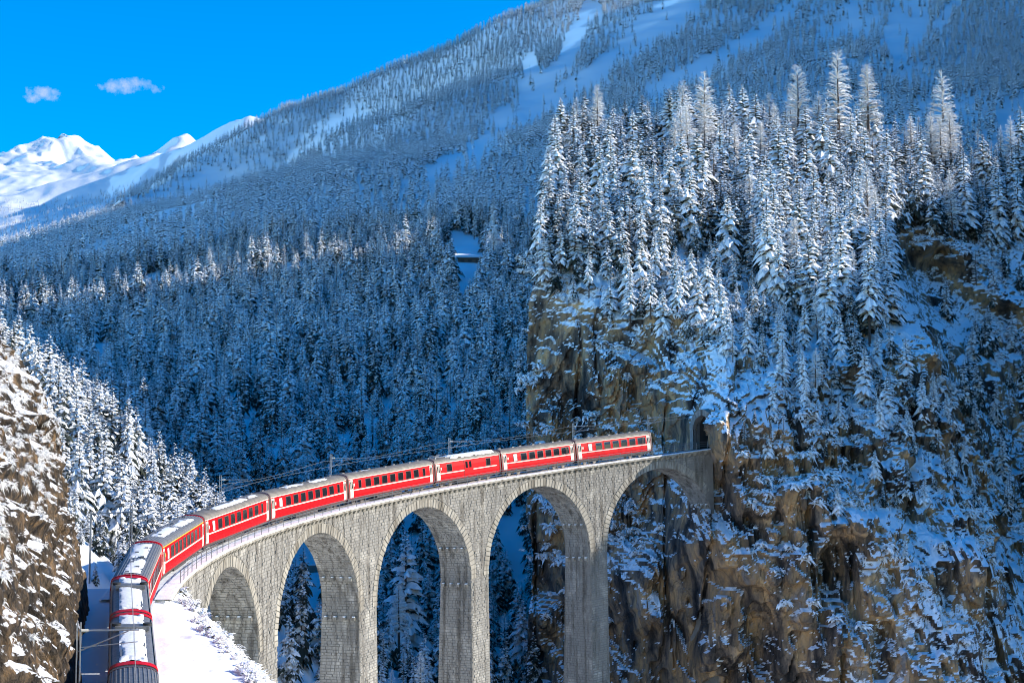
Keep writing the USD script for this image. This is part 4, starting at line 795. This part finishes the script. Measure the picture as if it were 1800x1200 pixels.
# gorge slope
n = 42000; w = 235 + (960-235)*rng.uniform(size=n)**.75; u = rng.uniform(-1, .1, n)*(.345*w) ; Pg = from_uwz(u, w, gorge_z(u, w)); q = proj(Pg)
jx = q[:, 0] + 34*(meshkit.fbm(np.stack([q[:, 0]/26, q[:, 1]/26, 0*q[:, 0]], -1), 3, 118) - .5); jy = q[:, 1] + 34*(meshkit.fbm(np.stack([q[:, 0]/26, q[:, 1]/26, 0*q[:, 0]], -1), 3, 119) - .5)
clear = inpoly(jx, jy, [(140, 650), (165, 600), (215, 590), (205, 640), (180, 670)]) | inpoly(jx, jy, [(240, 665), (290, 615), (335, 600), (310, 640)]) | inpoly(jx, jy, [(775, 430), (800, 412), (845, 418), (862, 462), (850, 530), (800, 530), (785, 468)]) \
    | inpoly(jx, jy, [(490, 950), (600, 940), (600, 1010), (560, 1140), (500, 1060)]) | inpoly(jx, jy, [(860, 900), (930, 890), (930, 1080), (880, 1060)])
openw = inpoly(q[:, 0], q[:, 1], [(380, 780), (430, 720), (560, 760), (700, 690), (760, 760), (560, 860), (420, 880)])
dens = np.where(clear, .0, np.where(openw, .25, 1.0))*np.clip(.2 + 3.4*(meshkit.fbm(np.stack([u/38, w/55, 0*u], -1), 4, 120) - .34), .06, 1)
k = (rng.uniform(size=n) < dens) & (off_track(Pg) > 8) & ~((w < 330) & (u < -26) & (q[:, 1] < 1000) & (q[:, 0] < 430))
Pg = Pg[k]; Pg = Pg[thin(Pg, rng.uniform(3.4, 5.2, len(Pg)))]
Hg = np.clip(rng.lognormal(2.42, .27, len(Pg)), 5, 19)*np.clip(.8 + (np.linalg.norm(Pg - EYE, axis=1)-260)/1400, .8, 1.15)
gs = (rng.uniform(size=len(Pg)) < .03 + .35*(meshkit.fbm(Pg/40.0, 3, 121) > .56))
cands += [(Pg[i], Hg[i], 'larch' if gs[i] else 'fir', 'gorge') for i in range(len(Pg))]

# trees that stand out, each with its own label
def on_massif(px, py):
    best = None
    for D in np.linspace(215, 430, 431):
        p = W(px, py, D); a = uwz(p)
        if massif_d(a[0], a[2]) <= a[1]: return p
    return W(px, py, 330)
def on_gorge(px, py):
    for D in np.linspace(200, 950, 1501):
        p = W(px, py, D); a = uwz(p)
        if gorge_z(a[0], a[1]) >= a[2]: return p
    return W(px, py, 400)
HERO = [(1476, 312, 'm', 232, 'larch', 0, 1.0, 'tallest frosted larch with a long bare trunk, above all others on the crest'), (1405, 300, 'm', 190, 'larch', 1, 1.15, 'broad white larch left of the tallest larch on the crest'),
        (1528, 300, 'm', 192, 'larch', 2, 1.2, 'thin see-through larch right of the tallest larch on the crest'), (1660, 300, 'm', 180, 'larch', 1, 1.1, 'pointed white larch alone on the skyline at the right of the crest'),
        (1240, 300, 'm', 178, 'larch', 1, 1.1, 'bright sunlit white tree at the top of the left part of the crest'), (975, 300, 'm', 105, 'fir', 1, 1.0, 'dark fir at the left end of the crest against the mountain'),
        (1008, 300, 'm', 118, 'fir', 0, 1.0, 'leaning-topped snowy fir second from the left end of the crest'), (1560, 745, 'm', 88, 'fir', 3, 1.1, 'snowy fir with sunlit tip alone on the middle ledge of the cliff'),
        (1643, 735, 'm', 70, 'larch', 0, 1.2, 'small frosted tree at the sunlit edge right of the middle ledge'), (1592, 985, 'm', 46, 'fir', 1, 1.0, 'little snowy fir on the broad snow ledge low on the cliff'),
        (712, 1180, 'g', 250, 'fir', 1, 1.0, 'big snow-laden fir seen through the third arch'), (250, 985, 'g', 150, 'fir', 3, 1.35, 'sunlit white spreading fir behind the bend of the train'),
        (253, 850, 'g', 150, 'fir', 0, 1.0, 'tall dark pointed fir on the spur above the sunlit spreading fir'), (868, 472, 'g', 80, 'larch', 1, 1.1, 'sunlit white tree right of the small shed on the knoll')]
for px, py, where, hp, spc, i, wd, lab in HERO:
    p = on_massif(px, py) if where == 'm' else on_gorge(px, py); H = hp/proj(p[None])[0, 0+2]**-1/FPX
    plant((LARCHES if spc == 'larch' else FIRS)[i], p - [0, 0, .3], H, rng.uniform(0, 6.28), 'larch_tree' if spc == 'larch' else 'fir_tree', lab, None, 0, wd)

P = np.array([c[0] for c in cands]); Hc = np.array([c[1] for c in cands]); q = proj(P); size = Hc/q[:, 2]; topy = q[:, 1] - size*FPX
inf = (q[:, 0] > -10) & (q[:, 0] < 1810) & (topy < 1190) & (q[:, 1] > 0)
size = np.where(inf, size, 0)
regs = np.array([c[3] for c in cands]); order = np.argsort(-size)
quota = {'crest': 150, 'slope': 35, 'ravine': 14, 'ledge': 18, 'spur': 40, 'gorge': 25}
LAB = {('crest', 'fir'): ('snow-laden fir among the dense wood on top of the right massif', 'firs on top of the massif'), ('crest', 'larch'): ('pale frosted larch among the firs on top of the right massif', 'larches on top of the massif'),
       ('slope', 'fir'): ('short snowy fir on the steep slope below the massif-top wood', 'firs on the slope below the wood'), ('slope', 'larch'): ('thin frosted larch on the steep slope below the massif-top wood', 'larches on the slope below the wood'),
       ('ravine', 'fir'): ('snowy fir in the shaded snow gully at the right edge', 'firs in the gully'), ('ravine', 'larch'): ('frosted larch in the shaded snow gully at the right edge', 'larches in the gully'),
       ('ledge', 'fir'): ('small snowy fir on the snow ledges of the shaded cliff', 'firs on the cliff ledges'), ('ledge', 'larch'): ('small frosted larch on the snow ledges of the shaded cliff', 'larches on the cliff ledges'),
       ('spur', 'fir'): ('snowy fir on the spur behind the rock cutting at the left', 'firs on the left spur'), ('spur', 'larch'): ('larch on the spur behind the rock cutting', 'larches on the left spur'),
       ('gorge', 'fir'): ('blue-shaded snowy fir at the foot of the gorge behind the arches', 'firs behind the arches'), ('gorge', 'larch'): ('frosted larch at the foot of the gorge behind the arches', 'larches behind the arches')}
single = np.zeros(len(cands), bool)
for i in order:
    r = regs[i]
    if size[i] > 0 and quota[r] > 0:
        quota[r] -= 1; single[i] = True; spc = cands[i][2]; lab, grp = LAB[(r, spc)]
        if r == 'crest':
            side = 'left' if q[i, 0] < 1200 else 'middle' if q[i, 0] < 1500 else 'right'; row = 'back row on the skyline' if topy[i] < 215 else 'lower front rows' if q[i, 1] > 430 else 'middle rows'
            kind_ = 'pale frosted larch' if spc == 'larch' else 'snow-laden fir'; lab = f'{kind_} of the massif-top wood, {side} part, {row}'; grp = f'{kind_}s of the massif top, {side}, {row}'
        elif r == 'spur':
            row = 'nearest the rock cutting' if q[i, 0] < 150 else 'nearest the bridge'; lab = f'snowy fir on the spur behind the left rock cutting, {row}'; grp = f'firs on the left spur {row}'
        elif r == 'gorge':
            k_ = int(np.argmin(np.abs(np.array([405, 560, 742, 944, 1146]) - q[i, 0]))); nm_ = ('first', 'second', 'third', 'fourth', 'fifth')[k_]; lab = f'blue-shaded snowy {spc} behind the bridge near the {nm_} arch'; grp = f'{spc}s behind the {nm_} arch'
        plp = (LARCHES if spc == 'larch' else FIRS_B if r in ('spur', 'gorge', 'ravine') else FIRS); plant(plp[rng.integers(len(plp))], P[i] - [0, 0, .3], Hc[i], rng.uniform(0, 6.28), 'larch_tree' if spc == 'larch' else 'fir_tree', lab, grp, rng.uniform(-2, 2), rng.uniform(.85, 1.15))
def unit(m, h): return (m[0]/h, m[1])
MID = []
for i in range(5):
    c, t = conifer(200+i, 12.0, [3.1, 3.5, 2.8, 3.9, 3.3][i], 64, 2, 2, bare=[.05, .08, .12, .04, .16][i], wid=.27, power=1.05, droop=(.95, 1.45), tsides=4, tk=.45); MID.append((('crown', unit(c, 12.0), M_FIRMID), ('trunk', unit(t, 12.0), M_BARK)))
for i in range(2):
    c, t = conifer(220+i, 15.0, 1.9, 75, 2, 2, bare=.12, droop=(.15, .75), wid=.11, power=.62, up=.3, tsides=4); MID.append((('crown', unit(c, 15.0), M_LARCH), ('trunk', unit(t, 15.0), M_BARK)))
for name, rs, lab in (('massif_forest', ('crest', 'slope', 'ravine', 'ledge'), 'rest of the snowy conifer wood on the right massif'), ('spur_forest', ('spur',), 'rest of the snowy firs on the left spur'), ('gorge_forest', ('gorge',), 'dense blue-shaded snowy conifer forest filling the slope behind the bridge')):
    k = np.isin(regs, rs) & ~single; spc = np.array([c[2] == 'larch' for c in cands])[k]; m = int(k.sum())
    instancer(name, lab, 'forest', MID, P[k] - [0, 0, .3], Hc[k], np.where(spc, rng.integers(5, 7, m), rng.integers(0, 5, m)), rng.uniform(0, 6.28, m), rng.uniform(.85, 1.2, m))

# mountain forest
n = 150000; w = 960 + (2950-960)*rng.uniform(size=n)**.85; u = rng.uniform(-.33, .33, n)*w; Pf = from_uwz(u, w, mount_z(u, w)); q = proj(Pf); px, py = q[:, 0], q[:, 1]
ok = (px > -20) & (px < 1820) & (py > -60)
dens = np.clip(.10 + 3.6*(meshkit.fbm(np.stack([u/130, w/260, 0*u], -1), 5, 130) - .36), .05, 1)
nj = 10*(meshkit.fbm(np.stack([px/30, py/30, 0*px], -1), 3, 131) - .5)
for line, wd in (([(1260, -20), (1164, 50), (1086, 105), (1008, 155), (942, 202), (850, 264), (765, 305)], 16), ([(1420, -20), (1348, 60), (1222, 132), (1150, 165)], 14), ([(1040, 20), (1008, 70), (993, 117), (950, 158), (872, 224)], 13), ([(930, 105), (938, 155), (925, 190)], 11),
                 ([(1590, -20), (1605, 40), (1580, 80)], 26), ([(1520, -20), (1480, 60)], 10), ([(560, 220), (440, 290), (330, 365)], 2.5), ([(1000, 150), (860, 262), (800, 310)], 4), ([(1700, -20), (1650, 50)], 9), ([(1180, 20), (1080, 95)], 8)):
    dens = np.where(neardist(px, py, line) < wd*1.25 + nj, 0.015, dens)
dens = np.where(inpoly(px, py, [(960, 50), (1060, -10), (1250, -20), (1200, 20), (1120, 80), (1010, 100)]), dens*.45, dens)
dens = np.where(inpoly(px, py, [(-30, 395), (90, 395), (60, 420), (-30, 440)]), 0.05, dens)
k = ok & (rng.uniform(size=n) < dens); Pf = Pf[k]; Pf = Pf[thin(Pf[:, :2], 5.4)]
FAR = []
for i in range(4):
    c, t = conifer(300+i, 18.0, [3.0, 3.5, 2.7, 3.3][i], 30, 2, 0, bare=.05, wid=.40, tsides=3); FAR.append((('crown', unit(c, 18.0), M_FIRFAR),))
m = len(Pf); instancer('mountain_forest', 'far snowy forest covering the great mountainside', 'forest', FAR, Pf - [0, 0, .5], rng.uniform(11, 19, m), rng.integers(0, 4, m), rng.uniform(0, 6.28, m), rng.uniform(.9, 1.3, m))
n = 3000; w = rng.uniform(3900, 5400, n); u = rng.uniform(-.33, -.12, n)*w; Pf = from_uwz(u, w, far_z(u, w)); q = proj(Pf)
k = inpoly(q[:, 0], q[:, 1], [(-30, 352), (110, 352), (210, 330), (300, 290), (330, 330), (150, 420), (-30, 440)]); Pf = Pf[k]; m = len(Pf)
instancer('distant_forest', 'tiny distant trees below the white peaks at the left', 'forest', FAR, Pf, rng.uniform(10, 16, m), rng.integers(0, 4, m), rng.uniform(0, 6.28, m))

# snow-laden shrubs on the ledges of the massif, frosted bushes on the cutting
n = 26000; u = rng.uniform(1, 132, n); z = rng.uniform(-44, 70, n); d = massif_d(u, z); e = .25
du = (massif_d(u+e, z) - massif_d(u-e, z))/(2*e); dz = (massif_d(u, z+e) - massif_d(u, z-e))/(2*e)
nz = dz/np.sqrt(1+du*du+dz*dz); Pm = from_uwz(u, d, z); q = proj(Pm)
k = (nz > .42) & ((z > 2) | (u < 20) | (rng.uniform(size=n) < .16)) & (q[:, 1] > 380) & ~inpoly(q[:, 0], q[:, 1], [(1565, 430), (1620, 440), (1720, 600), (1800, 720), (1800, 860), (1740, 800), (1660, 640), (1580, 560)]) & (rng.uniform(size=n) < np.clip(3.2*(meshkit.fbm(np.stack([u/9, z/6, 0*u], -1), 3, 140) - .47), .02, .7)); Pm = Pm[k]; Pm = Pm[thin(Pm, .9)]; m = len(Pm)
SH = [(('leaves', shrub(400+i), M_BUSH),) for i in range(4)]
instancer('ledge_shrubs', 'snow-laden shrubs clinging to the ledges of the rock massif', 'shrubs', SH, Pm - [0, 0, .15], rng.uniform(.5, 1.5, m), rng.integers(0, 4, m), rng.uniform(0, 6.28, m))
FB = [(('twigs', shrub(420+i, 90, .9, .07), M_LARCH),) for i in range(3)]
n = 7000; y = rng.uniform(-70, 30, n); h = rng.uniform(9, 30, n); x = cutting_x(y, h); k = rng.uniform(size=n) < np.clip((h-10)/8, .04, 1)*np.clip(3*(meshkit.fbm(np.stack([y/6, h/6, 0*y], -1), 3, 141)-.3), 0, 1)
Pc = np.column_stack([x, y, h + GR*y - .35])[k]; m = len(Pc)
instancer('frosted_bushes', 'frosted bushes and grass tufts on top of the near rock cutting', 'bushes', FB, Pc, rng.uniform(.14, .42, m), rng.integers(0, 3, m), rng.uniform(0, 6.28, m))
n = 420; y = rng.uniform(-34, 40, n); xe_ = np.interp(y, [-60, -40, -9, 2, 16, 30, 45], [11, 10.2, 7.6, 5.8, 4.6, 3.6, 3.6]); x = xe_ - .4 + 6*rng.uniform(size=n)**1.5
zz = GR*np.minimum(y, 20) - .4 - .16*(x-2.6) - .85*np.maximum(x-xe_, 0) - .42*np.maximum(y-19, 0)
instancer('shoulder_bushes', 'low frosted bushes along the broken edge of the snow shoulder', 'bushes', FB + SH[:2], np.column_stack([x, y, zz]), rng.uniform(.25, .75, n), rng.integers(0, 5, n), rng.uniform(0, 6.28, n))

# ------------------------------------------------------------------ small shed on the knoll, snow-topped wall below the second arch
sp_ = on_gorge(826, 462); M_BOARD = plain('dark_boards', (0.07, 0.055, 0.045), 0.85)
sh = thing('wooden_shed', 'small dark shed with a low snow-covered roof on the sunlit knoll', 'shed', matrix=Gf.Matrix4d(*[float(v) for v in (*RT, 0, *FH, 0, 0, 0, 1, 0, *(sp_ + [0, 0, -.4]), 1)]))
obj('wall', MB().box(-5.6, 5.6, 0, 5, 0, 2.6).mesh(), M_BOARD, sh)
obj('roof', MB().box8([(-6.2, -.8, 2.5), (6.2, -.8, 2.5), (6.2, 5.6, 4.3), (-6.2, 5.6, 4.3), (-6.2, -.8, 2.75), (6.2, -.8, 2.75), (6.2, 5.6, 4.55), (-6.2, 5.6, 4.55)]).mesh(), M_BOARD, sh)
obj('roof_snow', MB().box8([(-6.1, 1.2, 3.32), (6.1, 1.2, 3.32), (6.1, 5.5, 4.53), (-6.1, 5.5, 4.53), (-6.1, 1.3, 3.6), (6.1, 1.3, 3.6), (6.1, 5.5, 5.0), (-6.1, 5.5, 5.0)]).mesh(), M_SNOW, sh)
for x in (-3.6, 0, 3.6): obj('opening', MB().box(x-.9, x+.9, -.03, .01, .6, 2.0).mesh(), M_BLACK, sh)
wp = on_gorge(525, 1000); wl = thing('retaining_wall', 'low snow-topped stone wall of a path seen through the second arch', 'wall', matrix=Gf.Matrix4d(*[float(v) for v in (*RT, 0, *FH, 0, 0, 0, 1, 0, *wp, 1)]))
obj('masonry', MB().box8([(-9, 0, -1.5), (9, 0, -.3), (9, 1, -.3), (-9, 1, -1.5), (-9, 0, 0), (9, 0, 1.2), (9, 1, 1.2), (-9, 1, 0)]).mesh(), M_MORTAR, wl)
obj('snow_cap', MB().box8([(-9, -.1, 0), (9, -.1, 1.2), (9, 1.4, 1.2), (-9, 1.4, 0), (-9, 0, .3), (9, 0, 1.5), (9, 1.4, 1.55), (-9, 1.4, .35)]).mesh(), M_SNOW, wl)
